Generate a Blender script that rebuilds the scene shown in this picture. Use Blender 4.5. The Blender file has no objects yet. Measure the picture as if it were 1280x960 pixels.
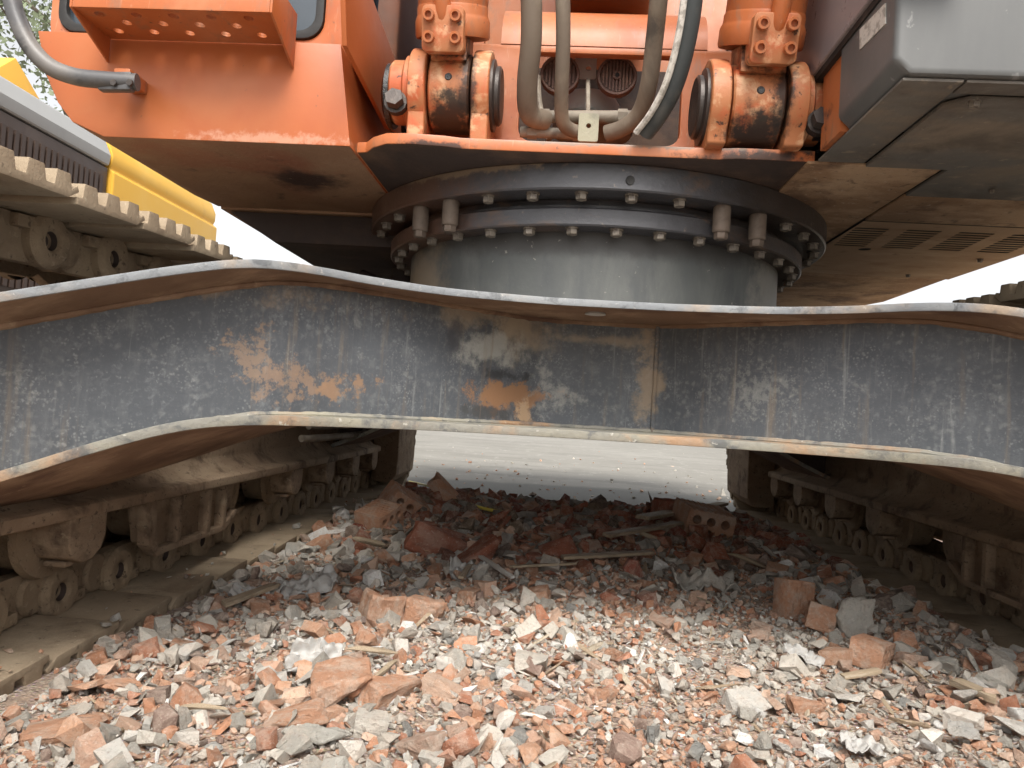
import bpy, bmesh, math, random
import numpy as np
from mathutils import Vector, Matrix, noise

random.seed(7); RNG = np.random.default_rng(11)
SC = bpy.context.scene
COL = SC.collection
R = math.radians

# ---------------------------------------------------------------- camera, sky, sun, exposure
FPX = 924.0                                  # focal length in photo pixels (1280 wide)
CAM_Z = 0.55
YAW, PITCH, ROLL = R(3.53), R(1.95), R(3.5)
cam = bpy.data.objects.new('camera', bpy.data.cameras.new('camera')); COL.objects.link(cam)
CAM_R = Matrix.Rotation(YAW, 3, 'Z') @ Matrix.Rotation(R(90) + PITCH, 3, 'X') @ Matrix.Rotation(ROLL, 3, 'Z')
CAM_P = Vector((0, 0, CAM_Z))
cam.matrix_world = Matrix.Translation(CAM_P) @ CAM_R.to_4x4()
cam.data.sensor_width = 36.0; cam.data.lens = FPX / 1280 * 36.0
cam.data.clip_start = 0.02; cam.data.clip_end = 3000
SC.camera = cam

SUN_EL = R(50)
world = bpy.data.worlds.new('World'); SC.world = world; world.use_nodes = True
wn = world.node_tree.nodes; wl = world.node_tree.links
bg = wn['Background']
sky = wn.new('ShaderNodeTexSky'); sky.sky_type = 'NISHITA'; sky.sun_disc = False
sky.sun_elevation = SUN_EL; sky.sun_rotation = R(180 - 9)
sky.air_density = 1.0; sky.dust_density = 4.0; sky.ozone_density = 1.0
hs = wn.new('ShaderNodeHueSaturation'); hs.inputs['Saturation'].default_value = 0.10   # thin white overcast
hs.inputs['Value'].default_value = 1.0
wl.new(sky.outputs[0], hs.inputs['Color']); wl.new(hs.outputs[0], bg.inputs['Color'])
bg.inputs['Strength'].default_value = 0.115

sun = bpy.data.objects.new('sun', bpy.data.lights.new('sun', 'SUN')); COL.objects.link(sun)
sun.data.energy = 1.5; sun.data.angle = R(26); sun.data.color = (1.0, 0.95, 0.87)
sun.rotation_euler = Vector((-math.sin(R(9)) * math.cos(SUN_EL), math.cos(R(9)) * math.cos(SUN_EL), -math.sin(SUN_EL))).to_track_quat('-Z', 'Y').to_euler()

vs = SC.view_settings
vs.view_transform = 'Standard'; vs.look = 'None'; vs.gamma = 1.0; vs.use_curve_mapping = False
vs.exposure = 1.27
SC.cycles.max_bounces = 8; SC.cycles.diffuse_bounces = 5; SC.cycles.glossy_bounces = 3
SC.cycles.use_denoising = True

# ---------------------------------------------------------------- pixel helpers (a direction; the distance is a plane the thing lies in)
def ray(px, py):
    return CAM_R @ Vector(((px - 640) / FPX, -(py - 480) / FPX, -1.0))
def P(px, py, Y):
    d = ray(px, py); return CAM_P + d * (Y / d.y)
def PX(px, py, X):
    d = ray(px, py); return CAM_P + d * (X / d.x)
def PZ(px, py, Z):
    d = ray(px, py); return CAM_P + d * ((Z - CAM_Z) / d.z)

# ---------------------------------------------------------------- materials
class NT:
    def __init__(s, name):
        s.m = bpy.data.materials.new(name); s.m.use_nodes = True
        s.n = s.m.node_tree.nodes; s.l = s.m.node_tree.links
        s.b = s.n['Principled BSDF']
        s.co = s.n.new('ShaderNodeTexCoord').outputs['Object']
        s.oi = s.n.new('ShaderNodeObjectInfo').outputs['Random']
    def math(s, op, a, b=None, c=None, clamp=False):
        n = s.n.new('ShaderNodeMath'); n.operation = op; n.use_clamp = clamp
        for i, v in enumerate((a, b, c)):
            if v is None: continue
            if isinstance(v, (int, float)): n.inputs[i].default_value = v
            else: s.l.new(v, n.inputs[i])
        return n.outputs[0]
    def coord(s, stretch=(1, 1, 1), rnd=False):
        if stretch == (1, 1, 1) and not rnd: return s.co
        n = s.n.new('ShaderNodeMapping'); n.inputs['Scale'].default_value = stretch
        s.l.new(s.co, n.inputs['Vector'])
        if rnd:
            cx = s.n.new('ShaderNodeCombineXYZ')
            for i, k in enumerate((37.0, 17.0, 53.0)): s.l.new(s.math('MULTIPLY', s.oi, k), cx.inputs[i])
            s.l.new(cx.outputs[0], n.inputs['Location'])
        return n.outputs[0]
    def noise(s, scale, detail=6, rough=0.6, stretch=(1, 1, 1), dist=0.0, rnd=False):
        n = s.n.new('ShaderNodeTexNoise'); n.inputs['Scale'].default_value = scale
        n.inputs['Detail'].default_value = detail; n.inputs['Roughness'].default_value = rough
        n.inputs['Distortion'].default_value = dist
        s.l.new(s.coord(stretch, rnd), n.inputs['Vector']); return n.outputs['Fac']
    def voro(s, scale, feature='F1', stretch=(1, 1, 1)):
        n = s.n.new('ShaderNodeTexVoronoi'); n.feature = feature; n.inputs['Scale'].default_value = scale
        d = s.n.new('ShaderNodeTexNoise'); d.inputs['Scale'].default_value = scale * 0.9; d.inputs['Detail'].default_value = 4; s.l.new(s.co, d.inputs['Vector'])
        v = s.n.new('ShaderNodeVectorMath'); v.operation = 'MULTIPLY_ADD'; v.inputs[1].default_value = (1.3 / scale,) * 3
        s.l.new(d.outputs['Color'], v.inputs[0]); s.l.new(s.coord(stretch), v.inputs[2])
        s.l.new(v.outputs[0], n.inputs['Vector']); return n.outputs['Distance']
    def ramp(s, fac, lo, hi):
        n = s.n.new('ShaderNodeMapRange'); n.interpolation_type = 'SMOOTHSTEP'
        n.inputs['From Min'].default_value = lo; n.inputs['From Max'].default_value = hi
        s.l.new(fac, n.inputs['Value']); return n.outputs[0]
    def mix(s, fac, a, b, mode='MIX'):
        n = s.n.new('ShaderNodeMix'); n.data_type = 'RGBA'; n.blend_type = mode
        for sock, v in ((n.inputs[0], fac), (n.inputs[6], a), (n.inputs[7], b)):
            if isinstance(v, (int, float)): sock.default_value = v
            elif isinstance(v, tuple): sock.default_value = (*v, 1)
            else: s.l.new(v, sock)
        return n.outputs[2]
    def blob(s, c, r, amp=0.5, nscale=9.0, soft=0.35):
        """soft-edged uneven patch at c (object space) with radii r"""
        m = s.n.new('ShaderNodeVectorMath'); m.operation = 'SUBTRACT'; m.inputs[1].default_value = c
        s.l.new(s.co, m.inputs[0])
        d = s.n.new('ShaderNodeVectorMath'); d.operation = 'DIVIDE'; d.inputs[1].default_value = r
        s.l.new(m.outputs[0], d.inputs[0])
        ln = s.n.new('ShaderNodeVectorMath'); ln.operation = 'LENGTH'; s.l.new(d.outputs[0], ln.inputs[0])
        v = s.math('ADD', ln.outputs['Value'], s.math('MULTIPLY', s.math('SUBTRACT', s.noise(nscale, 10, 0.72), 0.5), amp * 4))
        return s.ramp(v, 1.0, 1.0 - soft)
    def done(s, col, rough=0.6, metal=0.0, bump=None, bump_d=0.002, spec=0.4, coat=0):
        if isinstance(col, tuple): s.b.inputs['Base Color'].default_value = (*col, 1)
        else: s.l.new(col, s.b.inputs['Base Color'])
        if isinstance(rough, (int, float)): s.b.inputs['Roughness'].default_value = rough
        else: s.l.new(rough, s.b.inputs['Roughness'])
        s.b.inputs['Metallic'].default_value = metal
        s.b.inputs['Specular IOR Level'].default_value = spec
        if bump is not None:
            n = s.n.new('ShaderNodeBump'); n.inputs['Distance'].default_value = bump_d
            n.inputs['Strength'].default_value = 1.0
            s.l.new(bump, n.inputs['Height']); s.l.new(n.outputs[0], s.b.inputs['Normal'])
        return s.m

def worn(name, base, layers=(), rough=0.6, metal=0.0, bump=0.0015, bscale=60, spec=0.4, rnd=False):
    """layers: (colour, scale, lo, hi, opacity, stretch, detail)  uneven dirt / fading, or ('blob', colour, centre, radii, amp, nscale, soft, opacity)"""
    t = NT(name); c = base
    for L in layers:
        if L[0] == 'blob':
            _, colr, ce, ra, amp, ns, soft, op = L
            f = t.blob(ce, ra, amp, ns, soft)
        elif L[0] == 'speck':
            _, colr, sc, lo, hi, op, st = L
            f = t.math('MULTIPLY', t.ramp(t.voro(sc, 'F1', st), hi, lo), t.ramp(t.noise(sc * 0.12, 5), 0.46, 0.62))
        else:
            colr, sc, lo, hi, op, st, det = L
            f = t.ramp(t.noise(sc, det, 0.62, st, 0.3, rnd), lo, hi)
        c = t.mix(t.math('MULTIPLY', f, op), c, colr)
    rr = t.math('ADD', rough - 0.1, t.math('MULTIPLY', t.noise(14, 4, 0.6), 0.2))
    b = t.noise(bscale, 8, 0.7) if bump else None
    return t.done(c, rr, metal, b, bump, spec)

S1 = (1, 1, 1); VST = (6, 6, 0.8)        # VST: streaks running down
M = {}
def gb(px, py, Y, rx, rz, col=(0.022, 0.018, 0.016)):
    return ('blob', col, tuple(P(px, py, Y)), (rx, 0.12, rz), 0.9, 20, 0.7, 0.9)
M['orange'] = worn('orange_paint', (0.44, 0.125, 0.038), [
    ((0.52, 0.25, 0.135), 3.0, 0.42, 0.75, 0.55, S1, 5), ((0.32, 0.062, 0.026), 5.0, 0.5, 0.8, 0.5, S1, 4),
    ((0.62, 0.38, 0.25), 22, 0.60, 0.75, 0.35, VST, 6), ((0.10, 0.06, 0.04), 45, 0.64, 0.72, 0.75, S1, 6), ((0.24, 0.14, 0.09), 9, 0.52, 0.70, 0.55, (3, 3, 1), 9),
    gb(502, 152, 1.76, .055, .05), gb(545, 182, 1.70, .13, .016), gb(600, 170, 1.74, .05, .03), gb(945, 196, 1.70, .16, .022), gb(1000, 165, 1.70, .06, .06), gb(890, 178, 1.72, .05, .03),
    gb(760, 180, 1.71, .40, .008, (0.20, 0.13, 0.085))], 0.42, bump=0.0004, bscale=30)
M['orange_base'] = worn('orange_cab_base_paint', (0.43, 0.115, 0.034), [
    ((0.44, 0.165, 0.07), 2.2, 0.40, 0.75, 0.5, S1, 5), ((0.34, 0.068, 0.026), 4.0, 0.5, 0.8, 0.5, S1, 4),
    ('blob', (0.66, 0.42, 0.30), (-0.72, 1.77, 1.165), (0.26, 0.3, 0.022), 0.8, 36, 0.8, 0.45),
    ('blob', (0.30, 0.17, 0.09), (-0.80, 1.77, 1.148), (0.6, 0.3, 0.010), 0.35, 40, 0.6, 0.8),
    ((0.10, 0.06, 0.04), 45, 0.70, 0.75, 0.6, S1, 5)], 0.38, bump=0.0004, bscale=30)
M['underside'] = worn('dirty_underside', (0.33, 0.20, 0.11), [
    ((0.52, 0.355, 0.22), 3.2, 0.44, 0.60, 0.85, (1, 1.8, 1), 6), ((0.13, 0.07, 0.042), 4.2, 0.50, 0.64, 0.8, S1, 6),
    ((0.54, 0.42, 0.30), 14, 0.60, 0.72, 0.5, (1, 3, 1), 7), ((0.07, 0.042, 0.03), 20, 0.58, 0.70, 0.6, S1, 8), ((0.60, 0.48, 0.36), 55, 0.60, 0.70, 0.5, S1, 6), ((0.08, 0.05, 0.035), 90, 0.62, 0.70, 0.6, S1, 5)], 0.8, bump=0.005, bscale=40)
M['vent'] = worn('dusty_vent_panel', (0.42, 0.285, 0.175), [
    ((0.52, 0.38, 0.25), 4, 0.44, 0.66, 0.7, (1, 2, 1), 7), ((0.30, 0.17, 0.09), 6, 0.5, 0.68, 0.6, (1, 2, 1), 7), ((0.20, 0.12, 0.07), 25, 0.6, 0.7, 0.5, S1, 7)], 0.8, bump=0.002, bscale=40)
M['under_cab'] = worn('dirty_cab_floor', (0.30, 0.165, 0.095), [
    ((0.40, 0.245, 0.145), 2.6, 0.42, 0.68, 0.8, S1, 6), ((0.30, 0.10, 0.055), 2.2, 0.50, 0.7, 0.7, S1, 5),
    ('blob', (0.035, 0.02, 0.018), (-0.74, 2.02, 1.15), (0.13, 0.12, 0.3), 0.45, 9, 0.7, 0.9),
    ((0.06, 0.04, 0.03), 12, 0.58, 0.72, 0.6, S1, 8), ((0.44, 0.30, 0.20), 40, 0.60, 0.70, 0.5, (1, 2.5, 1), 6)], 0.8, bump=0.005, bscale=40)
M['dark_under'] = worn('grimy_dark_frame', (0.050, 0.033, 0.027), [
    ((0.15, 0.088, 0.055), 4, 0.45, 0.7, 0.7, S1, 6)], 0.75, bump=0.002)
WEB = [
    ((0.088, 0.094, 0.102), 2.4, 0.40, 0.70, 0.75, S1, 6), ((0.048, 0.051, 0.057), 6, 0.52, 0.72, 0.6, S1, 6),
    ((0.14, 0.146, 0.15), 26, 0.50, 0.78, 0.4, (2.4, 2.4, 0.5), 8),
    ('speck', (0.30, 0.30, 0.285), 60, 0.10, 0.50, 0.26, S1), ('speck', (0.32, 0.32, 0.31), 140, 0.10, 0.46, 0.30, S1),
    ((0.20, 0.205, 0.20), 22, 0.54, 0.76, 0.30, S1, 9), ((0.20, 0.208, 0.214), 95, 0.52, 0.72, 0.30, S1, 5),
    ((0.27, 0.265, 0.245), 15, 0.62, 0.72, 0.35, S1, 10), ((0.34, 0.34, 0.33), 190, 0.64, 0.74, 0.30, (1, 1, 0.5), 3)]
def wb(px, py, Y, rx, rz, col, amp=0.45, ns=16, soft=0.4, op=0.9):
    p = P(px, py, Y); return ('blob', col, tuple(p), (rx * 1.15, 0.3, rz * 1.15), amp * 2.3, ns, soft * 1.2, op)
RUST = (0.24, 0.125, 0.062); TAN = (0.30, 0.235, 0.165); PALE = (0.36, 0.35, 0.31)
WEB += [
    wb(388, 484, 1.57, 0.066, 0.036, (0.235, 0.155, 0.105), .55, 26, .4, .75), wb(362, 455, 1.57, 0.045, 0.055, (0.235, 0.16, 0.11), .55, 28, .4, .75),
    wb(448, 487, 1.64, 0.058, 0.028, (0.26, 0.155, 0.09), .5, 24, .4, .8),
    wb(600, 395, 1.78, 0.16, 0.05, TAN, 0.4, 8, 0.7, 0.7), wb(650, 410, 1.82, 0.10, 0.09, TAN, 0.4, 8, 0.8, 0.75),
    wb(620, 440, 1.82, 0.09, 0.045, PALE, 0.4, 14, 0.6, 0.7), wb(575, 425, 1.78, 0.020, 0.055, (0.05, 0.05, 0.055), 0.2, 10, 0.4, 0.85),
    wb(630, 470, 1.82, 0.08, 0.016, (0.03, 0.03, 0.032), 0.5, 18, 0.5, 0.85),
    wb(628, 494, 1.78, 0.105, 0.036, RUST, 0.48, 18, 0.4, 0.95), wb(612, 516, 1.80, 0.065, 0.018, (0.05, 0.05, 0.05), 0.4, 14, 0.4, 0.85),
    wb(655, 520, 1.82, 0.020, 0.045, (0.40, 0.27, 0.16), 0.5, 20, 0.5, 0.85),
    wb(690, 490, 1.85, 0.055, 0.050, PALE, 0.6, 22, 0.9, 0.5), wb(740, 425, 1.86, 0.18, 0.018, TAN, 0.35, 10, 0.8, 0.7),
    wb(812, 480, 1.85, 0.032, 0.16, (0.30, 0.22, 0.14), 0.5, 12, 0.7, 0.7), wb(945, 485, 1.70, 0.05, 0.05, PALE, 0.9, 60, 0.9, 0.25),
    wb(60, 480, 1.35, 0.08, 0.03, PALE, 0.8, 40, 0.8, 0.25), wb(30, 540, 1.33, 0.06, 0.04, (0.30, 0.29, 0.25), 0.9, 50, 0.8, 0.4),
    wb(120, 360, 1.40, 0.5, 0.028, (0.24, 0.17, 0.11), 0.4, 14, 0.6, 0.6), wb(540, 534, 1.72, 0.20, 0.012, (0.36, 0.22, 0.12), 0.6, 18, 0.5, 0.8)]
WEB += [((0.19, 0.145, 0.10), 7, 0.55, 0.70, 0.45, (5, 5, 0.30), 8), ((0.25, 0.25, 0.24), 10, 0.60, 0.70, 0.4, (6, 6, 0.25), 8)]     # rust and lime runs
M['web'] = worn('weathered_grey_web', (0.066, 0.071, 0.079), WEB, 0.55, bump=0.0012, bscale=70)
M['flange'] = worn('scuffed_flange_edge', (0.19, 0.20, 0.21), [
    ((0.255, 0.262, 0.262), 9, 0.42, 0.66, 0.7, (0.5, 1, 1), 7), ((0.38, 0.27, 0.17), 5, 0.50, 0.68, 0.7, S1, 7),
    ((0.08, 0.085, 0.09), 26, 0.52, 0.66, 0.7, S1, 7), ((0.5, 0.47, 0.42), 60, 0.62, 0.70, 0.7, S1, 6)], 0.55, bump=0.002, bscale=60)
M['flange_low'] = worn('scuffed_lower_flange_edge', (0.215, 0.205, 0.175), [
    ((0.31, 0.285, 0.21), 9, 0.42, 0.66, 0.7, (0.5, 1, 1), 7), ((0.36, 0.21, 0.11), 4, 0.48, 0.62, 0.8, S1, 7),
    ((0.075, 0.08, 0.085), 18, 0.50, 0.64, 0.75, S1, 7), ((0.5, 0.48, 0.42), 60, 0.62, 0.70, 0.7, S1, 6)], 0.6, bump=0.003, bscale=60)
M['flange_under'] = worn('rusty_flange_underside', (0.165, 0.098, 0.060), [
    ((0.30, 0.20, 0.13), 6, 0.42, 0.66, 0.8, S1, 6), ((0.09, 0.045, 0.03), 7, 0.5, 0.7, 0.8, S1, 7),
    ((0.36, 0.27, 0.18), 24, 0.62, 0.72, 0.5, S1, 6)], 0.8, bump=0.003, bscale=40)
M['ring'] = worn('blackened_ring_steel', (0.075, 0.073, 0.078), [
    ((0.022, 0.02, 0.02), 4, 0.46, 0.66, 0.7, S1, 6),
    ('blob', (0.14, 0.075, 0.05), (-0.52, 2.2, 1.1), (0.42, 0.9, 0.25), 0.35, 8, 0.6, 0.9),
    ('blob', (0.055, 0.04, 0.032), (0.70, 2.2, 1.1), (0.45, 0.9, 0.25), 0.35, 8, 0.6, 0.9),
    ('blob', (0.28, 0.20, 0.13), (-0.25, 1.85, 1.155), (0.24, 0.3, 0.020), 0.6, 26, 0.5, 0.8),
    ((0.16, 0.10, 0.065), 7, 0.54, 0.68, 0.6, (1, 1, 2), 9), ((0.28, 0.22, 0.16), 34, 0.63, 0.72, 0.6, S1, 7)], 0.36, 0.2, bump=0.0016, bscale=60, spec=0.5)
M['drum'] = worn('grey_drum_paint', (0.085, 0.088, 0.084), [
    ((0.135, 0.136, 0.126), 5, 0.42, 0.7, 0.7, (2, 2, 0.7), 6), ((0.065, 0.068, 0.07), 8, 0.5, 0.72, 0.6, (2, 2, 0.6), 6),
    ('blob', (0.055, 0.05, 0.046), (0.11, 1.9, 1.0), (0.9, 0.8, 0.055), 0.35, 10, 0.7, 0.9),
    ('blob', (0.30, 0.23, 0.16), (-0.42, 2.1, 0.88), (0.12, 0.5, 0.25), 0.4, 9, 0.7, 0.7),
    ('blob', (0.28, 0.25, 0.20), (0.62, 2.2, 0.95), (0.14, 0.5, 0.2), 0.5, 14, 0.7, 0.6),
    ((0.36, 0.33, 0.28), 50, 0.66, 0.72, 0.6, S1, 6)], 0.5, bump=0.0008, bscale=50)
M['bolt'] = worn('dirty_zinc_bolt', (0.235, 0.20, 0.16), [((0.07, 0.052, 0.042), 40, 0.42, 0.62, 0.85, S1, 6)], 0.5, 0.3, bump=0.0006, bscale=120)
M['sleeve'] = worn('dusty_steel_sleeve', (0.17, 0.128, 0.098), [((0.09, 0.07, 0.055), 25, 0.45, 0.65, 0.8, S1, 6)], 0.6, 0.15)
MUDL = [((0.36, 0.27, 0.175), 6, 0.42, 0.68, 0.8, S1, 7), ((0.12, 0.078, 0.05), 9, 0.52, 0.72, 0.7, S1, 7),
        ((0.42, 0.33, 0.23), 45, 0.58, 0.70, 0.5, S1, 6), ((0.07, 0.048, 0.034), 60, 0.58, 0.68, 0.7, S1, 7)]
M['mud'] = worn('dry_mud_on_steel', (0.26, 0.19, 0.125), MUDL, 0.85, bump=0.005, bscale=110, rnd=True, spec=0.2)
M['shoe'] = worn('muddy_track_shoe', (0.31, 0.24, 0.165), [
    ((0.40, 0.32, 0.225), 4, 0.42, 0.7, 0.7, S1, 6), ((0.16, 0.115, 0.075), 7, 0.5, 0.72, 0.6, S1, 7),
    ((0.46, 0.39, 0.29), 70, 0.62, 0.70, 0.5, S1, 4), ((0.10, 0.075, 0.052), 50, 0.60, 0.70, 0.6, S1, 7)], 0.85, bump=0.003, bscale=60, rnd=True, spec=0.2)
M['frame'] = worn('muddy_track_frame', (0.26, 0.183, 0.122), [
    ((0.38, 0.29, 0.20), 5.5, 0.42, 0.68, 0.8, (1, 0.6, 2), 7), ((0.10, 0.065, 0.044), 9, 0.5, 0.66, 0.8, S1, 9),
    ((0.40, 0.33, 0.23), 40, 0.60, 0.70, 0.5, S1, 6), ((0.06, 0.042, 0.03), 80, 0.58, 0.67, 0.7, S1, 7)], 0.85, bump=0.005, bscale=100, spec=0.2)
M['grey'] = worn('grey_paint', (0.108, 0.109, 0.107), [
    ((0.145, 0.146, 0.142), 2.2, 0.42, 0.7, 0.6, (2, 2, 0.5), 5), ((0.115, 0.116, 0.117), 5, 0.5, 0.75, 0.4, (3, 3, 0.5), 5),
    ('blob', (0.16, 0.13, 0.10), (1.0, 1.25, 1.150), (0.8, 0.6, 0.012), 0.3, 30, 0.8, 0.8),
    ((0.27, 0.265, 0.26), 28, 0.66, 0.71, 0.6, S1, 4)], 0.42, bump=0.0003, bscale=30)
M['grey_under'] = worn('dusty_grey_underside', (0.165, 0.150, 0.130), [
    ((0.26, 0.20, 0.14), 3.5, 0.44, 0.64, 0.7, (1, 1.8, 1), 8), ((0.09, 0.07, 0.055), 5, 0.5, 0.68, 0.7, S1, 8), ((0.36, 0.29, 0.21), 30, 0.60, 0.70, 0.5, S1, 7)], 0.7, bump=0.003, bscale=50)
M['mauve'] = worn('dull_purple_grey_paint', (0.22, 0.185, 0.19), [((0.30, 0.27, 0.27), 2, 0.42, 0.7, 0.6, (2, 2, 0.6), 4)], 0.3, bump=0.0002)
M['black'] = worn('black_rubber_and_hollow', (0.018, 0.017, 0.016), [((0.05, 0.045, 0.04), 12, 0.5, 0.7, 0.7, S1, 5)], 0.6, bump=0.0006)
M['hose'] = worn('dusty_hydraulic_hose', (0.15, 0.115, 0.085), [
    ((0.26, 0.21, 0.155), 8, 0.42, 0.66, 0.75, (1, 1, 0.4), 6), ((0.045, 0.04, 0.037), 10, 0.55, 0.72, 0.7, (1, 1, 0.4), 6)], 0.7, bump=0.0008, bscale=110)
M['hose_dark'] = worn('black_hydraulic_hose', (0.045, 0.05, 0.05), [((0.15, 0.14, 0.12), 7, 0.45, 0.68, 0.6, (1, 1, 0.4), 6)], 0.55, bump=0.0005, bscale=110)
M['print'] = worn('pale_worn_print', (0.62, 0.58, 0.52), [((0.3, 0.27, 0.23), 60, 0.45, 0.6, 0.8, S1, 4)], 0.6, bump=0)
M['pipe'] = worn('dusty_pipe', (0.22, 0.185, 0.145), [((0.34, 0.30, 0.24), 8, 0.42, 0.66, 0.75, S1, 6), ((0.08, 0.065, 0.05), 12, 0.52, 0.7, 0.7, S1, 6)], 0.65, 0.1, bump=0.001)
M['horn'] = worn('rusty_horn', (0.17, 0.10, 0.08), [((0.30, 0.19, 0.14), 14, 0.45, 0.65, 0.8, S1, 6)], 0.6, 0.2, bump=0.001)
M['plate'] = worn('greenish_bracket', (0.30, 0.28, 0.20), [((0.16, 0.15, 0.11), 20, 0.45, 0.65, 0.7, S1, 6)], 0.6)
M['white'] = worn('pale_paint', (0.66, 0.66, 0.63), [((0.42, 0.40, 0.37), 10, 0.52, 0.7, 0.6, S1, 6)], 0.5, bump=0.0004)
GR = (0.016, 0.014, 0.013)
def greased(name, c, w):
    return worn(name, (0.43, 0.165, 0.068), [
        ((0.50, 0.10, 0.035), 14, 0.48, 0.66, 0.8, S1, 6), ((0.66, 0.42, 0.24), 18, 0.52, 0.66, 0.7, S1, 6),
        ('blob', GR, (c.x, c.y - 0.05, c.z + 0.105), (w * 1.1, 0.2, 0.075), 0.5, 24, 0.5, 0.95),
        ('blob', GR, (c.x, c.y - 0.05, c.z - 0.095), (w * 1.4, 0.2, 0.088), 0.5, 22, 0.5, 0.95),
        ('blob', GR, (c.x + w, c.y - 0.03, c.z), (0.03, 0.2, 0.16), 0.6, 24, 0.6, 0.9),
        ((0.03, 0.025, 0.02), 40, 0.60, 0.68, 0.9, S1, 6)], 0.5, bump=0.001, bscale=70)
M['steel_dark'] = worn('greasy_pin_steel', (0.06, 0.05, 0.045), [((0.14, 0.11, 0.09), 14, 0.48, 0.68, 0.7, S1, 5)], 0.4, 0.4)
M['grease'] = worn('black_grease', (0.012, 0.011, 0.011), [((0.05, 0.045, 0.04), 30, 0.5, 0.7, 0.5, S1, 6)], 0.25, bump=0.004, bscale=60, spec=0.6)
M['grip'] = worn('worn_grey_rail', (0.085, 0.083, 0.085), [((0.20, 0.18, 0.16), 7, 0.45, 0.68, 0.7, S1, 6), ((0.03, 0.03, 0.03), 18, 0.56, 0.7, 0.6, S1, 5)], 0.42, bump=0.0006)
M['yellow'] = worn('yellow_paint', (0.78, 0.44, 0.055), [((0.82, 0.52, 0.12), 1.0, 0.42, 0.7, 0.6, S1, 4), ((0.55, 0.30, 0.06), 6, 0.58, 0.78, 0.4, S1, 5)], 0.4, bump=0.0003)
M['ygrey'] = worn('silver_grey_paint', (0.42, 0.42, 0.41), [((0.30, 0.30, 0.30), 1.2, 0.45, 0.7, 0.5, S1, 4)], 0.35, bump=0.0002)
M['brown'] = worn('brown_grille_panel', (0.070, 0.046, 0.036), [((0.10, 0.068, 0.052), 3, 0.45, 0.7, 0.6, S1, 5)], 0.5, bump=0.0004)
t = NT('cab_glass'); M['glass'] = t.done(t.mix(t.ramp(t.noise(2.5, 3), 0.35, 0.7), (0.02, 0.03, 0.04), (0.05, 0.065, 0.08)), 0.06, spec=0.8)

t = NT('pale_concrete')
c = t.mix(t.ramp(t.noise(0.25, 8, 0.6), 0.35, 0.7), (0.215, 0.203, 0.178), (0.272, 0.258, 0.230))
c = t.mix(t.math('MULTIPLY', t.ramp(t.noise(2.2, 8, 0.65, (1, 0.35, 1)), 0.48, 0.7), 0.45), c, (0.185, 0.178, 0.158))
c = t.mix(t.math('MULTIPLY', t.ramp(t.noise(1.1, 9, 0.7, (0.5, 2.2, 1), 0.6), 0.50, 0.62), 0.5), c, (0.15, 0.14, 0.122))
c = t.mix(t.math('MULTIPLY', t.ramp(t.noise(7, 9, 0.75, (1, 0.4, 1)), 0.54, 0.66), 0.5), c, (0.36, 0.345, 0.31))
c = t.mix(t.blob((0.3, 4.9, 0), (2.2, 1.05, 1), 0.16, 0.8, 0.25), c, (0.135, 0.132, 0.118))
c = t.mix(t.math('MULTIPLY', t.ramp(t.noise(30, 6), 0.6, 0.7), 0.4), c, (0.2, 0.19, 0.17))
M['concrete'] = t.done(c, 0.75, 0, t.noise(25, 8, 0.7), 0.004)

t = NT('crushed_rubble_dirt')
c = t.mix(t.ramp(t.noise(3.2, 8, 0.7), 0.35, 0.65), (0.46, 0.40, 0.335), (0.51, 0.35, 0.25))
c = t.mix(t.ramp(t.noise(60, 6, 0.75), 0.40, 0.62), c, (0.34, 0.26, 0.21))
v = t.n.new('ShaderNodeTexVoronoi'); v.inputs['Scale'].default_value = 130; t.l.new(t.co, v.inputs['Vector'])
c = t.mix(t.math('MULTIPLY', t.ramp(v.outputs['Distance'], 0.45, 0.25), 0.6), c, t.mix(0.75, v.outputs['Color'], (0.56, 0.46, 0.39)))
M['dirt'] = t.done(c, 0.95, 0, t.math('SUBTRACT', t.noise(45, 8, 0.75), t.math('MULTIPLY', v.outputs['Distance'], 0.6)), 0.012, 0.15)

def rubble_mat(name, attr=False, base=(0.3, 0.3, 0.3), spread=0.35, dust=0.45):
    t = NT(name); k = 1.0 if attr else 0.07            # loose pieces are modelled at unit size
    if attr:
        a = t.n.new('ShaderNodeAttribute'); a.attribute_name = 'Col'; c = a.outputs['Color']
    else:
        c = t.mix(t.oi, tuple(v * (1 - spread) for v in base), tuple(min(0.9, v * (1 + spread)) for v in base))
    c = t.mix(t.math('MULTIPLY', t.ramp(t.noise(34 * k, 8, 0.72, rnd=not attr), 0.42, 0.64), dust), c, (0.60, 0.50, 0.41))
    c = t.mix(t.math('MULTIPLY', t.ramp(t.noise(150 * k, 6, 0.75, rnd=not attr), 0.52, 0.68), 0.45 if attr else 0.28), c, (0.22, 0.14, 0.105))
    c = t.mix(t.math('MULTIPLY', t.ramp(t.noise(260 * k, 4, 0.7, rnd=not attr), 0.58, 0.68), 0.4), c, (0.70, 0.64, 0.57))
    h = t.math('ADD', t.noise(170 * k, 8, 0.78, rnd=not attr), t.math('MULTIPLY', t.noise(45 * k, 5, 0.6, rnd=not attr), 1.5))
    return t.done(c, 0.94, 0, h, 0.006 if attr else 0.010, 0.12)
M['chips'] = rubble_mat('mixed_rubble', True)
M['brick'] = rubble_mat('orange_broken_brick', base=(0.54, 0.295, 0.185), spread=0.12, dust=0.6)
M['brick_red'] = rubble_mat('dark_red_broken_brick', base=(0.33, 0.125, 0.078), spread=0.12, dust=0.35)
M['brick_pink'] = rubble_mat('dusty_pink_broken_brick', base=(0.57, 0.385, 0.29), spread=0.10, dust=0.7)
M['conc'] = rubble_mat('light_broken_mortar', base=(0.47, 0.45, 0.40), spread=0.12, dust=0.35)
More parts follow.
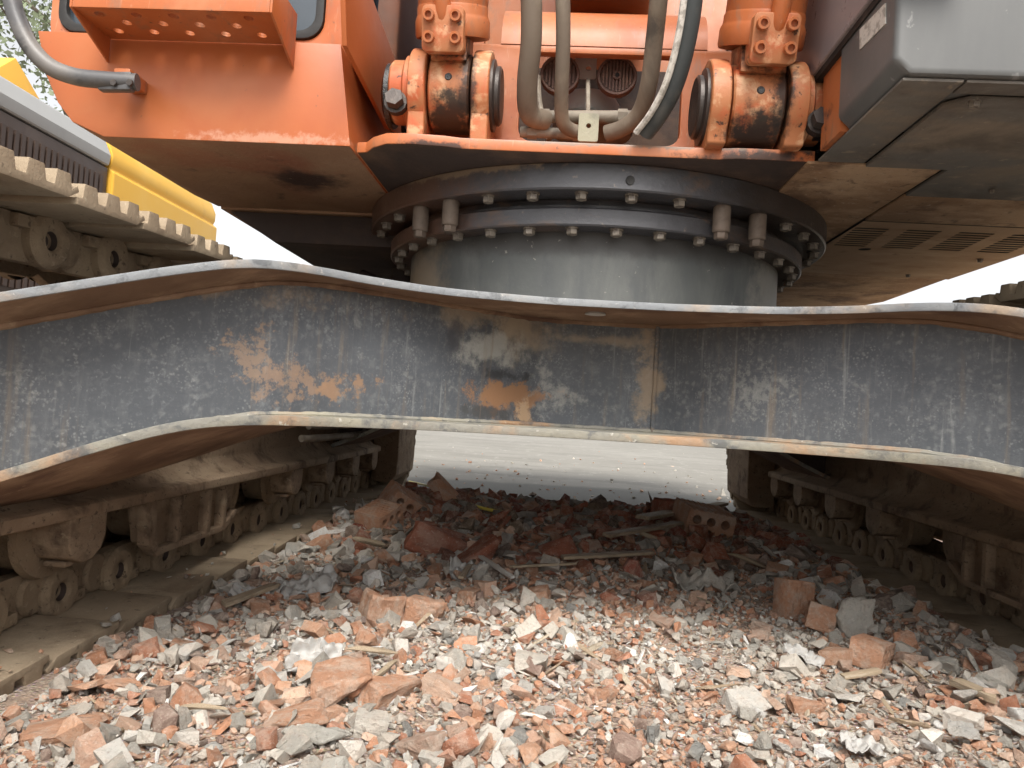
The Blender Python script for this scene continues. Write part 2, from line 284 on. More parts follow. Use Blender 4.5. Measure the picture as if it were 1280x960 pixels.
M['conc_dark'] = rubble_mat('dark_broken_mortar', base=(0.29, 0.285, 0.265), spread=0.12, dust=0.25)
M['plaster'] = rubble_mat('white_plaster', base=(0.58, 0.56, 0.52), spread=0.15, dust=0.25)
M['wood'] = worn('grey_splintered_wood', (0.36, 0.28, 0.19), [((0.20, 0.15, 0.10), 12, 0.45, 0.65, 0.8, (8, 1, 8), 6), ((0.5, 0.43, 0.33), 20, 0.5, 0.7, 0.6, (8, 1, 8), 5)], 0.85, bump=0.002)
M['plastic'] = worn('dirty_white_plastic', (0.40, 0.39, 0.37), [((0.36, 0.32, 0.28), 14, 0.45, 0.66, 0.7, S1, 6)], 0.5, bump=0.001)
M['yellow_strap'] = worn('yellow_plastic', (0.72, 0.60, 0.10), [((0.45, 0.38, 0.12), 20, 0.5, 0.7, 0.6, S1, 5)], 0.5, bump=0)
M['leaf'] = worn('haze_lightened_leaf', (0.16, 0.19, 0.11), [((0.22, 0.25, 0.16), 3, 0.4, 0.7, 0.8, S1, 4)], 0.7, bump=0)  # leaf colour lifted to carry the distant haze
M['bark'] = worn('bark', (0.16, 0.13, 0.10), [((0.09, 0.07, 0.05), 12, 0.45, 0.65, 0.8, S1, 6)], 0.9, bump=0.01, bscale=20)

# ---------------------------------------------------------------- mesh builder
class MB:
    def __init__(s): s.bm = bmesh.new()
    def _mark(s, fs, mi):
        for f in fs: f.material_index = mi
    def poly(s, vs, faces, mi=0):
        bv = [s.bm.verts.new(v) for v in vs]; out = []
        for f in faces:
            try: out.append(s.bm.faces.new([bv[i] for i in f]))
            except ValueError: pass
        s._mark(out, mi); return bv, out
    def box(s, c, d, rot=None, mi=0):
        c = Vector(c); h = Vector(d) / 2; vs = []
        for x in (-1, 1):
            for y in (-1, 1):
                for z in (-1, 1):
                    v = Vector((x * h.x, y * h.y, z * h.z))
                    vs.append(c + (rot @ v if rot else v))
        return s.poly(vs, [(0, 1, 3, 2), (4, 6, 7, 5), (0, 4, 5, 1), (2, 3, 7, 6), (0, 2, 6, 4), (1, 5, 7, 3)], mi)
    def box2(s, a, b, mi=0):
        a, b = Vector(a), Vector(b); return s.box((a + b) / 2, [abs(v) for v in (b - a)], None, mi)
    def prism(s, pts, axis, a, b, mi=0, holes=()):
        """outline pts in the plane across axis ('x': (y,z), 'y': (x,z), 'z': (x,y)), from a to b, with holes"""
        def V(p, h): return {'x': (h, p[0], p[1]), 'y': (p[0], h, p[1]), 'z': (p[0], p[1], h)}[axis]
        if not holes:
            n = len(pts)
            vs = [V(p, a) for p in pts] + [V(p, b) for p in pts]
            fs = [tuple(range(n)), tuple(range(2 * n - 1, n - 1, -1))] + [(i, i + n, (i + 1) % n + n, (i + 1) % n) for i in range(n)]
            return s.poly(vs, fs, mi)
        es = []
        for loop in [pts, *holes]:
            lv = [s.bm.verts.new(V(p, a)) for p in loop]
            es += [s.bm.edges.new((lv[i], lv[(i + 1) % len(lv)])) for i in range(len(lv))]
        g = bmesh.ops.triangle_fill(s.bm, use_beauty=True, edges=es)
        fs = [f for f in g['geom'] if isinstance(f, bmesh.types.BMFace)]
        e = bmesh.ops.extrude_face_region(s.bm, geom=fs)
        nv = [v for v in e['geom'] if isinstance(v, bmesh.types.BMVert)]
        d = Vector(V((0, 0), b)) - Vector(V((0, 0), a))
        bmesh.ops.translate(s.bm, verts=nv, vec=d)
        s.bm.faces.index_update()
        s._mark([f for f in s.bm.faces if f.material_index == 0 and f in fs], mi)
    def lathe(s, prof, o, axis, n=48, mi=0, closed=False, a0=0.0, a1=None):
        """profile (r, h) turned about axis through o"""
        o = Vector(o); ax = Vector(axis).normalized()
        u = ax.orthogonal().normalized(); w = ax.cross(u)
        rings = []
        for (r, h) in prof:
            if r < 1e-6: rings.append([s.bm.verts.new(o + ax * h)])
            else: rings.append([s.bm.verts.new(o + ax * h + (u * math.cos(2 * math.pi * k / n) + w * math.sin(2 * math.pi * k / n)) * r) for k in range(n)])
        pairs = list(zip(rings, rings[1:])) + ([(rings[-1], rings[0])] if closed else [])
        fs = []
        for A, B in pairs:
            for k in range(n):
                q = (A[k % len(A)], A[(k + 1) % len(A)], B[(k + 1) % len(B)], B[k % len(B)])
                q = list(dict.fromkeys(q))
                if len(q) > 2:
                    try: fs.append(s.bm.faces.new(q))
                    except ValueError: pass
        s._mark(fs, mi)
    def cyl(s, a, b, r, n=24, mi=0, r2=None, ch=0.0):
        a, b = Vector(a), Vector(b); L = (b - a).length; r2 = r if r2 is None else r2
        if ch: s.lathe([(0, 0), (r - ch, 0), (r, ch), (r2, L - ch), (r2 - ch, L), (0, L)], a, b - a, n, mi)
        else: s.lathe([(0, 0), (r, 0), (r2, L), (0, L)], a, b - a, n, mi)
    def tube(s, path, r, n=14, smooth=6, mi=0, flat=1.0):
        p = [Vector(q) for q in path]
        if smooth and len(p) > 2:
            q = []
            ext = [p[0] * 2 - p[1]] + p + [p[-1] * 2 - p[-2]]
            for i in range(1, len(ext) - 2):
                for k in range(smooth):
                    tt = k / smooth; a, b, c, d = ext[i - 1:i + 3]
                    q.append(0.5 * ((2 * b) + (c - a) * tt + (2 * a - 5 * b + 4 * c - d) * tt ** 2 + (3 * b - a - 3 * c + d) * tt ** 3))
            p = q + [p[-1]]
        rr = r if callable(r) else (lambda f: r)
        up = None; rings = []
        for i, q in enumerate(p):
            tg = (p[min(i + 1, len(p) - 1)] - p[max(i - 1, 0)]).normalized()
            up = (tg.orthogonal() if up is None else up - tg * up.dot(tg)).normalized()
            w = tg.cross(up); k = rr(i / (len(p) - 1))
            rings.append([s.bm.verts.new(q + (up * math.cos(2 * math.pi * j / n) + w * math.sin(2 * math.pi * j / n) * flat) * k) for j in range(n)])
        fs = []
        for A, B in zip(rings, rings[1:]):
            for j in range(n): fs.append(s.bm.faces.new((A[j], A[(j + 1) % n], B[(j + 1) % n], B[j])))
        fs += [s.bm.faces.new(rings[0][::-1]), s.bm.faces.new(rings[-1])]
        s._mark(fs, mi)
    def slab(s, front, rear, th, mi=0, mi_under=None):
        """plate between two polylines of the same length, th thick downwards"""
        n = len(front); mu = mi if mi_under is None else mi_under; dz = Vector((0, 0, -th))
        F = [s.bm.verts.new(v) for v in front]; B = [s.bm.verts.new(v) for v in rear]
        f2 = [s.bm.verts.new(Vector(v) + dz) for v in front]; b2 = [s.bm.verts.new(Vector(v) + dz) for v in rear]
        for i in range(n - 1):
            s._mark([s.bm.faces.new((F[i], F[i + 1], B[i + 1], B[i])), s.bm.faces.new((f2[i], f2[i + 1], F[i + 1], F[i])),
                     s.bm.faces.new((B[i], B[i + 1], b2[i + 1], b2[i]))], mi)
            s._mark([s.bm.faces.new((f2[i + 1], f2[i], b2[i], b2[i + 1]))], mu)
        s._mark([s.bm.faces.new((F[0], B[0], b2[0], f2[0])), s.bm.faces.new((B[-1], F[-1], f2[-1], b2[-1]))], mi)
    def mesh(s, name, mats, bevel=0.0, seg=2, ang=35, smooth=32):
        bm = s.bm
        bmesh.ops.recalc_face_normals(bm, faces=bm.faces[:])
        if bevel:
            es = [e for e in bm.edges if len(e.link_faces) == 2 and e.calc_face_angle(0) > R(ang)]
            bmesh.ops.bevel(bm, geom=es, offset=bevel, segments=seg, affect='EDGES', profile=0.6, clamp_overlap=True)
        me = bpy.data.meshes.new(name)
        bm.to_mesh(me); bm.free()
        for m in (mats if isinstance(mats, (list, tuple)) else [mats]): me.materials.append(m)
        if smooth:
            me.polygons.foreach_set('use_smooth', [True] * len(me.polygons)); me.set_sharp_from_angle(angle=R(smooth))
        return me
    def build(s, name, mats, parent=None, **k):
        return link(name, s.mesh(name, mats, **k), parent)

def link(name, me, parent=None, mw=None):
    o = bpy.data.objects.new(name, me); COL.objects.link(o)
    if mw is not None: o.matrix_basis = mw
    if parent is not None:
        o.parent = parent
        if parent.type == 'EMPTY': o.matrix_parent_inverse = Matrix.Translation(-parent.location)
    return o
def tag(o, label=None, cat=None, group=None, kind=None):
    for k, v in (('label', label), ('category', cat), ('group', group), ('kind', kind)):
        if v: o[k] = v
    return o
def thing(name, loc, label, cat, group=None):
    o = bpy.data.objects.new(name, None); COL.objects.link(o); o.location = loc; o.empty_display_size = 0.1
    return tag(o, label, cat, group)
def circle(cx, cy, r, n=16): return [(cx + r * math.cos(2 * math.pi * k / n), cy + r * math.sin(2 * math.pi * k / n)) for k in range(n)]
def rrect(x0, x1, y0, y1, r, n=5):
    out = []
    for (cx, cy, a) in ((x1 - r, y1 - r, 0), (x0 + r, y1 - r, 90), (x0 + r, y0 + r, 180), (x1 - r, y0 + r, 270)):
        out += [(cx + r * math.cos(R(a + 90 * k / n)), cy + r * math.sin(R(a + 90 * k / n))) for k in range(n + 1)]
    return out
def lerp_tab(tab, u):
    for (a, va), (b, vb) in zip(tab, tab[1:]):
        if u <= b: 
            t = max(0, (u - a) / (b - a)); return va + (vb - va) * t
    return tab[-1][1]
def smooth_tab(tab, u, w=0.045):
    return sum(lerp_tab(tab, abs(u + d * w)) for d in (-1, -0.5, 0, 0.5, 1)) / 5
# ================================================================ setting: ground
def hnoise(x, y, s, o=0.0): return noise.noise(Vector((x * s + o, y * s - o, o * 0.37)))
def ground_h(x, y):
    h = 0.022 + 0.022 * hnoise(x, y, 1.6, 3.1) + 0.010 * hnoise(x, y, 5.0, 8.2)
    h += 0.055 * math.exp(-((y - 3.35) / 0.55) ** 2) * math.exp(-((x - 0.15) / 1.1) ** 2)
    h += 0.045 * math.exp(-((y - 3.55) / 0.35) ** 2 - ((x + 0.55) / 0.30) ** 2)
    h += 0.045 * math.exp(-((y - 2.2) / 0.6) ** 2 - ((x - 0.92) / 0.22) ** 2)
    h += 0.050 * math.exp(-((y - 1.65) / 0.32) ** 2 - ((x - 1.25) / 0.30) ** 2)
    for xt in (-1.2, 1.4):                                   # pressed flat below the tracks
        d = max(0, abs(x - xt) - 0.27)
        k = math.exp(-(d / 0.05) ** 2)
        if y > 1.75 or xt < 0: h = h * (1 - k) + min(h, 0.012) * k
    e = 4.15 + 0.22 * hnoise(x, 0.3, 1.3, 5.0)               # the heap ends, the concrete begins
    if y > e: h -= (y - e) * 0.45
    return max(h, -0.10)

mb = MB(); S = 700
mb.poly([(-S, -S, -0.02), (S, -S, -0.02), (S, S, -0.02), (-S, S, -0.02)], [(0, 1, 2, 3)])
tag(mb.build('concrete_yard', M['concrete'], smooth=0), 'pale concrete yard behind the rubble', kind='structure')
nx, ny = 190, 210; xs = np.linspace(-3.6, 3.8, nx); ys = np.linspace(-2.2, 4.75, ny)
vs_ = [(x, y, ground_h(x, y)) for y in ys for x in xs]
fs_ = [(j * nx + i, j * nx + i + 1, (j + 1) * nx + i + 1, (j + 1) * nx + i) for j in range(ny - 1) for i in range(nx - 1)]
me = bpy.data.meshes.new('rubble_ground'); me.from_pydata(vs_, [], fs_); me.materials.append(M['dirt'])
me.polygons.foreach_set('use_smooth', [True] * len(me.polygons))
tag(link('rubble_ground', me), 'trampled bed of crushed brick and mortar dirt', kind='structure')

# ================================================================ the orange excavator
X0 = 0.10; TC = Vector((0.087, 2.5, 0.0))
EX = thing('excavator', (X0, 2.5, 0), 'dirty orange crawler excavator on grey X-shaped undercarriage standing on the rubble', 'excavator')

# ---- carbody: two flanges and the webs between, mirrored to the rear
Z_TOP, Z_BOT = CAM_Z + 0.246, CAM_Z - 0.055
EDGE = [(0, 1.59), (0.14, 1.59), (0.36, 1.555), (0.50, 1.48), (0.63, 1.345), (0.95, 1.13), (1.26, 0.95)]
REAR = [(0, 2.5), (0.30, 2.5), (0.45, 2.25), (0.63, 1.98), (0.95, 1.72), (1.26, 1.54)]
DROP = [(0, 0), (0.61, 0), (0.70, -0.022), (0.95, -0.112), (1.26, -0.225)]
DROP_LOW = [(0, 0), (0.68, 0), (0.77, -0.026), (0.95, -0.106), (1.26, -0.225)]
WEBY = [(0, 1.85), (0.15, 1.85), (0.63, 1.475), (0.95, 1.265), (1.26, 1.08)]
us = [-1.22 + 2.44 * i / 122 for i in range(123)]
def strip(tab, z0, rear=False, w=0.045):
    out = []
    for u in us:
        y = smooth_tab(tab, u, w) if w else lerp_tab(tab, abs(u))
        dz = smooth_tab(DROP if z0 > CAM_Z else DROP_LOW, u, 0.07)
        if u < 0 and not rear:                               # this leg stands a little further forward
            k = min(1, abs(u) / 0.63); y -= 0.085 * k * k; dz *= 1.08
        if rear: y = 5.0 - y
        out.append((X0 + u, y, z0 + dz))
    return out
mb = MB()
wt = strip(WEBY, Z_TOP - 0.016, w=0.012); wbm = strip(WEBY, Z_BOT + 0.018, w=0.012)
back = lambda L, d: [(x, y + d, z) for x, y, z in L]
def wall(mb, top, bot, th, mi=0):
    n = len(top)
    A = [mb.bm.verts.new(v) for v in top]; B = [mb.bm.verts.new(v) for v in bot]
    C = [mb.bm.verts.new(v) for v in back(top, th)]; D = [mb.bm.verts.new(v) for v in back(bot, th)]
    for i in range(n - 1):
        for q in ((A[i], A[i + 1], B[i + 1], B[i]), (C[i + 1], C[i], D[i], D[i + 1]), (A[i + 1], A[i], C[i], C[i + 1]), (B[i], B[i + 1], D[i + 1], D[i])):
            mb.bm.faces.new(q).material_index = mi
wall(mb, wt, wbm, 0.02)
CARB = mb.build('carbody', M['web'], EX)
tag(CARB, 'weathered dark grey frame web with rust patches and pale specks')
mb = MB(); mb.slab(strip(EDGE, Z_TOP), strip(REAR, Z_TOP), 0.016, 0, 1)
TF = mb.build('upper_flange', [M['flange'], M['flange_under']], CARB, bevel=0.003, ang=60)
mb = MB(); mb.slab(strip(EDGE, Z_BOT + 0.018), strip(REAR, Z_BOT + 0.018), 0.018, 0, 1)
mb.build('lower_flange', [M['flange_low'], M['flange_under']], CARB, bevel=0.003, ang=60)
mb = MB(); mb.slab(strip(REAR, Z_TOP, True), strip(EDGE, Z_TOP, True), 0.016, 0, 1)
mb.build('upper_flange', [M['flange'], M['flange_under']], CARB)
mb = MB(); mb.slab(strip(REAR, Z_BOT + 0.018, True), strip(EDGE, Z_BOT + 0.018, True), 0.018, 0, 1)
mb.build('lower_flange', [M['flange_low'], M['flange_under']], CARB)
mb = MB()
wall(mb, strip(WEBY, Z_TOP - 0.016, True, 0.012), strip(WEBY, Z_BOT + 0.018, True, 0.012), 0.02)
for sg in (-1, 1):                                            # side webs that close each leg
    pass
r_t = [(x, y - 0.10, z) for x, y, z in strip(REAR, Z_TOP - 0.016, False, 0.012)]
r_b = [(x, y - 0.10, z) for x, y, z in strip(REAR, Z_BOT + 0.018, False, 0.012)]
sel = [i for i, u in enumerate(us) if u <= -0.35]; wall(mb, [r_t[i] for i in sel], [r_b[i] for i in sel], 0.02)
sel = [i for i, u in enumerate(us) if u >= 0.35]; wall(mb, [r_t[i] for i in sel], [r_b[i] for i in sel], 0.02)
r_t = [(x, 5 - y, z) for x, y, z in r_t]; r_b = [(x, 5 - y, z) for x, y, z in r_b]
sel = [i for i, u in enumerate(us) if u <= -0.35]; wall(mb, [r_t[i] for i in sel], [r_b[i] for i in sel], 0.02)
sel = [i for i, u in enumerate(us) if u >= 0.35]; wall(mb, [r_t[i] for i in sel], [r_b[i] for i in sel], 0.02)
mb.build('inner_web', M['dark_under'], CARB)
def bead(pts, r, name='weld_bead', mat='web', parent=CARB):
    mb = MB(); q = []
    for a, b in zip(pts, pts[1:]):
        a, b = Vector(a), Vector(b); n = max(2, int((b - a).length / 0.012))
        q += [a.lerp(b, k / n) for k in range(n)]
    q.append(Vector(pts[-1]))
    mb.tube(q, lambda f: r * (0.85 + 0.3 * random.random()), 8, 0); return mb.build(name, M[mat], parent)
for u in (-0.16, 0.14):
    bead([(X0 + u, 1.847, Z_TOP - 0.02), (X0 + u, 1.847, Z_BOT + 0.02)], 0.006)
bead([(x, y, z - 0.002) for x, y, z in wt[::4]], 0.007, mat='flange_under')
bead([(x, y, z + 0.002) for x, y, z in wbm[::4]], 0.007, mat='flange_low')
mb = MB(); q = P(745, 386, 1.66); mb.lathe([(0, 0), (0.022, 0), (0.024, -0.004), (0, -0.004)], (q.x, 1.68, Z_TOP - 0.0162), (0, 0, 1), 24)
mb.build('bolt_hole_disc', M['plastic'], CARB)  # pale disc added in place of a bolt hole through the flange

# ---- drum and slewing ring
zr = lambda h: CAM_Z + h
mb = MB(); mb.lathe([(0.60, zr(0.235)), (0.60, zr(0.48))], (TC.x, TC.y, 0), (0, 0, 1), 120)
DRUM = mb.build('drum', M['drum'], EX)
mb = MB()
mb.lathe([(0.60, zr(0.468)), (0.664, zr(0.468)), (0.668, zr(0.472)), (0.668, zr(0.510)), (0.664, zr(0.514)), (0.645, zr(0.515)),
          (0.645, zr(0.526)), (0.625, zr(0.528)), (0.625, zr(0.55))], (TC.x, TC.y, 0), (0, 0, 1), 144)
LR = mb.build('inner_bearing_ring', M['ring'], EX)
mb = MB()
mb.lathe([(0.62, zr(0.545)), (0.650, zr(0.545)), (0.652, zr(0.540)), (0.730, zr(0.540)), (0.734, zr(0.544)), (0.734, zr(0.602)), (0.732, zr(0.6045)), (0.60, zr(0.6045))], (TC.x, TC.y, 0), (0, 0, 1), 144)
UR = mb.build('slewing_ring', M['ring'], EX)
mb = MB(); a = R(4.5); d = Vector((math.sin(a), -math.cos(a), 0))
mb.lathe([(0.0, 0.002), (0.008, 0.002), (0.011, 0.003), (0.011, -0.004)], Vector((TC.x, TC.y, zr(0.565))) + d * 0.734, d, 16); mb.build('grease_port', M['black'], UR)

def bolt_mesh(r, h, washer=True):
    mb = MB()
    if washer: mb.lathe([(0, 0), (r * 1.18, 0), (r * 1.18, 0.004), (0, 0.004)], (0, 0, 0), (0, 0, 1), 16)
    mb.lathe([(0, 0.004), (r, 0.004), (r, h * 0.88), (r * 0.86, h), (r * 0.6, h), (r * 0.5, h - 0.001), (0, h - 0.001)], (0, 0, 0), (0, 0, 1), 6)
    return mb.mesh('bolt', M['bolt'], smooth=20)
BOLT = bolt_mesh(0.0148, 0.018)
mb = MB(); mb.lathe([(0, 0), (0.021, 0), (0.022, 0.003), (0.022, 0.062), (0.020, 0.066), (0, 0.066)], (0, 0, 0), (0, 0, 1), 24)
mb.lathe([(0, 0.066), (0.0175, 0.066), (0.0175, 0.079), (0.015, 0.083), (0, 0.083)], (0, 0, 0), (0, 0, 1), 6); SLEEVE = mb.mesh('sleeve', M['sleeve'], smooth=25)
def down(x, y, z, spin): return Matrix.Translation((x, y, z)) @ Matrix.Rotation(math.pi, 4, 'X') @ Matrix.Rotation(spin, 4, 'Z')
for k in range(36):
    a = R(10 * k - 4.6); sx, sy = math.sin(a), -math.cos(a)
    if k in (3, 4, 32, 33): link('sleeve_bolt', SLEEVE, UR, down(TC.x + 0.698 * sx, TC.y + 0.698 * sy, zr(0.540), a))
    else: link('bolt', BOLT, UR, down(TC.x + 0.700 * sx, TC.y + 0.700 * sy, zr(0.540), random.uniform(0, 1)))
    a = R(10 * k + 3.4); sx, sy = math.sin(a), -math.cos(a)
    link('bolt', BOLT, LR, down(TC.x + 0.640 * sx, TC.y + 0.640 * sy, zr(0.468), random.uniform(0, 1)))

# ---- crawler tracks
prof = [(-.104, 0), (.090, 0), (.120, .016), (.114, .027), (.098, .017), (.094, .044), (.057, .044), (.051, .016), (.031, .016), (.025, .044),
        (-.013, .044), (-.019, .016), (-.041, .016), (-.047, .044), (-.084, .044), (-.090, .016), (-.104, .014)]
mb = MB(); mb.prism(prof, 'x', -0.30, 0.30); SHOE = mb.mesh('track_shoe', M['shoe'], bevel=0.0035, seg=2, ang=40)
mb = MB()
for sg in (-1, 1):
    out = [(-.135, -.035), (-.118, -.078), (-.075, -.098), (.075, -.098), (.118, -.078), (.135, -.035), (.09, -.002), (-.09, -.002)]
    mb.prism(out, 'x', sg * 0.080, sg * 0.112)
    mb.lathe([(0.060, 0.0), (0.060, 0.020), (0.050, 0.031), (0.026, 0.030), (0.020, 0.022)], (sg * 0.110, 0.062, -0.046), (sg, 0, 0), 22)
    mb.lathe([(0.020, 0.022), (0.017, 0.006), (0, 0.010)], (sg * 0.110, 0.062, -0.046), (sg, 0, 0), 22, 1)
    mb.lathe([(0.046, 0.0), (0.046, 0.006), (0.038, 0.012), (0, 0.013)], (sg * 0.110, -0.088, -0.046), (sg, 0, 0), 18)
    mb.box((sg * 0.115, 0, -0.018), (0.03, 0.06, 0.026))
mb.cyl((-0.1, 0.108, -0.047), (0.1, 0.108, -0.047), 0.032, 16)
LINK = mb.mesh('track_link', [M['mud'], M['dark_under']], bevel=0.004, seg=2, ang=50)
PR, PZC, PY0, PY1 = 0.425, 0.470, 0.45, 4.35
PLEN = 2 * (PY1 - PY0) + 2 * math.pi * PR
def path(s):
    s %= PLEN; L = PY1 - PY0
    if s < L:
        f = (s / L); sag = 0.016 * abs(math.sin(f * math.pi * 3))
        return PY0 + s, PZC + PR - sag, 0.0
    s -= L
    if s < math.pi * PR: a = s / PR; return PY1 + PR * math.sin(a), PZC + PR * math.cos(a), a
    s -= math.pi * PR
    if s < L: return PY1 - s, PZC - PR, math.pi
    s -= L; a = math.pi + s / PR; return PY0 + PR * math.sin(a), PZC + PR * math.cos(a), a
NSH = round(PLEN / 0.216); PITCH_T = PLEN / NSH
ROLLER_Y = [0.72, 1.12, 1.52, 1.60 + 0.34, 2.36, 2.78, 3.2, 3.62, 4.0]
mb = MB(); mb.lathe([(0, -.15), (.06, -.15), (.10, -.145), (.105, -.13), (.088, -.12), (.085, -.05), (.05, -.04), (.05, .04), (.085, .05), (.088, .12), (.105, .13), (.10, .145), (.06, .15), (0, .15)], (0, 0, 0), (1, 0, 0), 28)
ROLLER = mb.mesh('track_roller', M['mud'])
mb = MB(); mb.prism([(-.062, .05), (-.062, -.015), (-.045, -.045), (-.015, -.058), (.02, -.056), (.05, -.038), (.062, -.01), (.062, .05)], 'x', -0.045, 0.045)
mb.box((0, -.025, -.060), (0.05, 0.03, 0.012)); ROLLB = mb.mesh('roller_bracket', M['frame'], bevel=0.008, seg=3)

def make_track(Xt, s, label):
    X = lambda d: Xt + s * d                                   # d > 0: towards the machine's middle
    mb = MB()
    cs = [(.225, .268), (.235, .272), (.235, .296), (.225, .302), (.195, .306), (.150, .345), (.145, .56), (.10, .66), (-.10, .66), (-.145, .56), (-.150, .345), (-.225, .302), (-.235, .296), (-.235, .268)]
    mb.prism([(X(a), b) for a, b in cs], 'y', 0.62, 4.10)
    fr = mb.build('crawler_track', M['frame'], EX, bevel=0.004); tag(fr, label)
    for k in range(NSH):
        y, z, a = path((k + 0.37) * PITCH_T)
        rot = Matrix.Rotation(-a, 4, 'X')
        j = Matrix.Translation((random.uniform(-.003, .003), 0, 0)) @ Matrix.Rotation(random.uniform(-.006, .006), 4, 'Y') @ Matrix.Rotation(.055, 4, 'X')
        mw = Matrix.Translation((Xt, y, z)) @ rot @ j
        link('track_shoe', SHOE, fr, mw); link('track_link', LINK, fr, mw)
    for y in ROLLER_Y:
        link('track_roller', ROLLER, fr, Matrix.Translation((Xt, y, 0.235)))
        if not 1.65 < y < 2.5: link('roller_bracket', ROLLB, fr, Matrix.Translation((X(0.185), y, 0.232)))
    mb = MB()                                                  # chain guard: box with a turned-in lower edge and ribs
    mb.prism([(1.76, .268), (1.79, .165), (1.84, .138), (2.20, .140), (2.30, .185), (2.32, .268)], 'x', X(.165), X(.190))
    mb.prism([(1.76, .268), (1.775, .16), (1.82, .125), (1.84, .128), (1.81, .17), (1.80, .268)], 'x', X(.190), X(.222))
    mb.prism([(1.82, .125), (2.21, .128), (2.30, .175), (2.285, .185), (2.20, .146), (1.83, .144)], 'x', X(.190), X(.216))
    for y in (1.93, 2.10, 2.20): mb.box((X(.203), y, .205), (0.03, 0.022, 0.122))
    mb.build('chain_guard', M['frame'], fr, bevel=0.004)
    mb = MB(); mb.box2((X(-.20), 0.9, .12), (X(-.22), 3.9, .267)); mb.build('light_gap_plate', M['frame'], fr, bevel=.004)  # plate added outside the rollers to stop light through their gaps
    for y in (1.2, 3.2):                                        # carrier rollers under the upper run
        mb = MB(); mb.cyl((X(.16), y, .745), (X(-.16), y, .745), 0.062, 22, ch=.006); mb.box((X(0.02), y, .67), (0.10, 0.08, 0.10)); mb.build('carrier_roller', M['mud'], fr, bevel=0)
    mb = MB(); mb.lathe([(0, -.09), (.10, -.09), (.12, -.06), (.30, -.05), (.325, -.07), (.335, -.04), (.335, .04), (.325, .07), (.30, .05), (.12, .06), (.10, .09), (0, .09)], (Xt, PY0, PZC), (1, 0, 0), 40); mb.build('idler', M['mud'], fr)
    mb = MB(); n = 21; pts = []
    for k in range(n):
        for f, rr in ((0, .30), (.25, .30), (.45, .345), (.6, .345), (.8, .30)):
            a = 2 * math.pi * (k + f) / n; pts.append((PY1 + rr * math.cos(a), PZC + rr * math.sin(a)))
    mb.prism(pts, 'x', X(-.035), X(.035)); mb.cyl((X(-.15), PY1, PZC), (X(.15), PY1, PZC), .21, 36, ch=.01); mb.build('sprocket', M['mud'], fr)
    mb = MB()                                                  # travel motor cover, rounded below
    oc = [(X(.16), .70), (X(.16), .10), (X(.20), .085), (X(.27), .085), (X(.305), .13), (X(.31), .22), (X(.31), .70)]
    mb.prism(oc, 'y', 4.22, 4.72); mb.build('motor_cover', M['frame'], fr, bevel=0.012, seg=3)
    return fr
T_L = make_track(-1.20, 1, 'crawler track with sunlit tan mud on its shoes')
T_R = make_track(1.40, -1, 'shaded crawler track with grey-brown mud')
for dz, y0, y1 in ((0.0, 2.75, 3.45), (-0.045, 2.68, 3.55)):
    mb = MB(); mb.tube([(-0.93, y0, 0.44 + dz), (-0.90, y0 + 0.12, 0.44 + dz), (-0.90, y1 - 0.1, 0.44 + dz), (-0.96, y1, 0.47 + dz)], 0.014, 12); mb.build('hydraulic_pipe', M['pipe'], T_L)
for k in range(26):                                             # clods of dried mud stuck along the chain and the frame ledge
    pass

# ---- main frame, deck undersides
ZU = zr(0.605)
mb = MB()
fe = [(-0.525, 1.765), (-0.50, 1.76), (-0.475, 1.725), (-0.435, 1.695), (-0.38, 1.690), (-0.30, 1.698), (-0.26, 1.708), (0.34, 1.712), (0.38, 1.704), (0.555, 1.704)]
mb.prism(fe + [(0.555, 4.6), (-0.525, 4.6)], 'z', ZU, ZU + 0.026)
mb.bm.normal_update()
for f in mb.bm.faces:
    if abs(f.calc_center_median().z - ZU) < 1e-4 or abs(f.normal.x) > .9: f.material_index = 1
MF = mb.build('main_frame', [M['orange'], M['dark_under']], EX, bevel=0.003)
# ring seat below the cover, dirty
mb = MB()
op = rrect(P(650, 120, 1.93).x, P(852, 120, 1.93).x, P(740, 179, 1.93).z, P(740, 67, 1.93).z, 0.035)
mb.prism([(-0.43, ZU + 0.026), (0.565, ZU + 0.026), (0.565, zr(0.84)), (0.50, zr(0.97)), (-0.36, zr(0.97)), (-0.43, zr(0.84))], 'y', 1.93, 1.958, holes=[op])
mb.build('front_plate', M['orange'], MF, bevel=0.003, ang=60)
mb = MB(); ang = [R(a) for a in range(0, 91, 9)]
bo = [(1.928 + 0.15 - 0.15 * math.cos(a), zr(0.97) + 0.15 * math.sin(a)) for a in ang]; bi = [(1.956 + 0.122 - 0.122 * math.cos(a), zr(0.97) + 0.122 * math.sin(a)) for a in ang]
mb.prism(bo + [(2.15, zr(1.12)), (2.15, zr(1.092))] + bi[::-1], 'x', P(628, 30, 1.93).x, P(886, 30, 1.93).x); mb.build('cover_bend', M['orange'], MF)
mb = MB(); mb.prism([(-0.40, zr(.62)), (-0.265, zr(.62)), (-0.255, zr(1.5)), (-0.37, zr(1.5))], 'y', 2.02, 2.05); mb.build('boom_bracket', M['orange'], MF, bevel=.003)
mb = MB(); mb.prism([(0.50, zr(.62)), (0.42, zr(.62)), (0.40, zr(1.5)), (0.50, zr(1.5))], 'y', 2.02, 2.05); mb.build('boom_bracket', M['dark_under'], MF, bevel=.003)
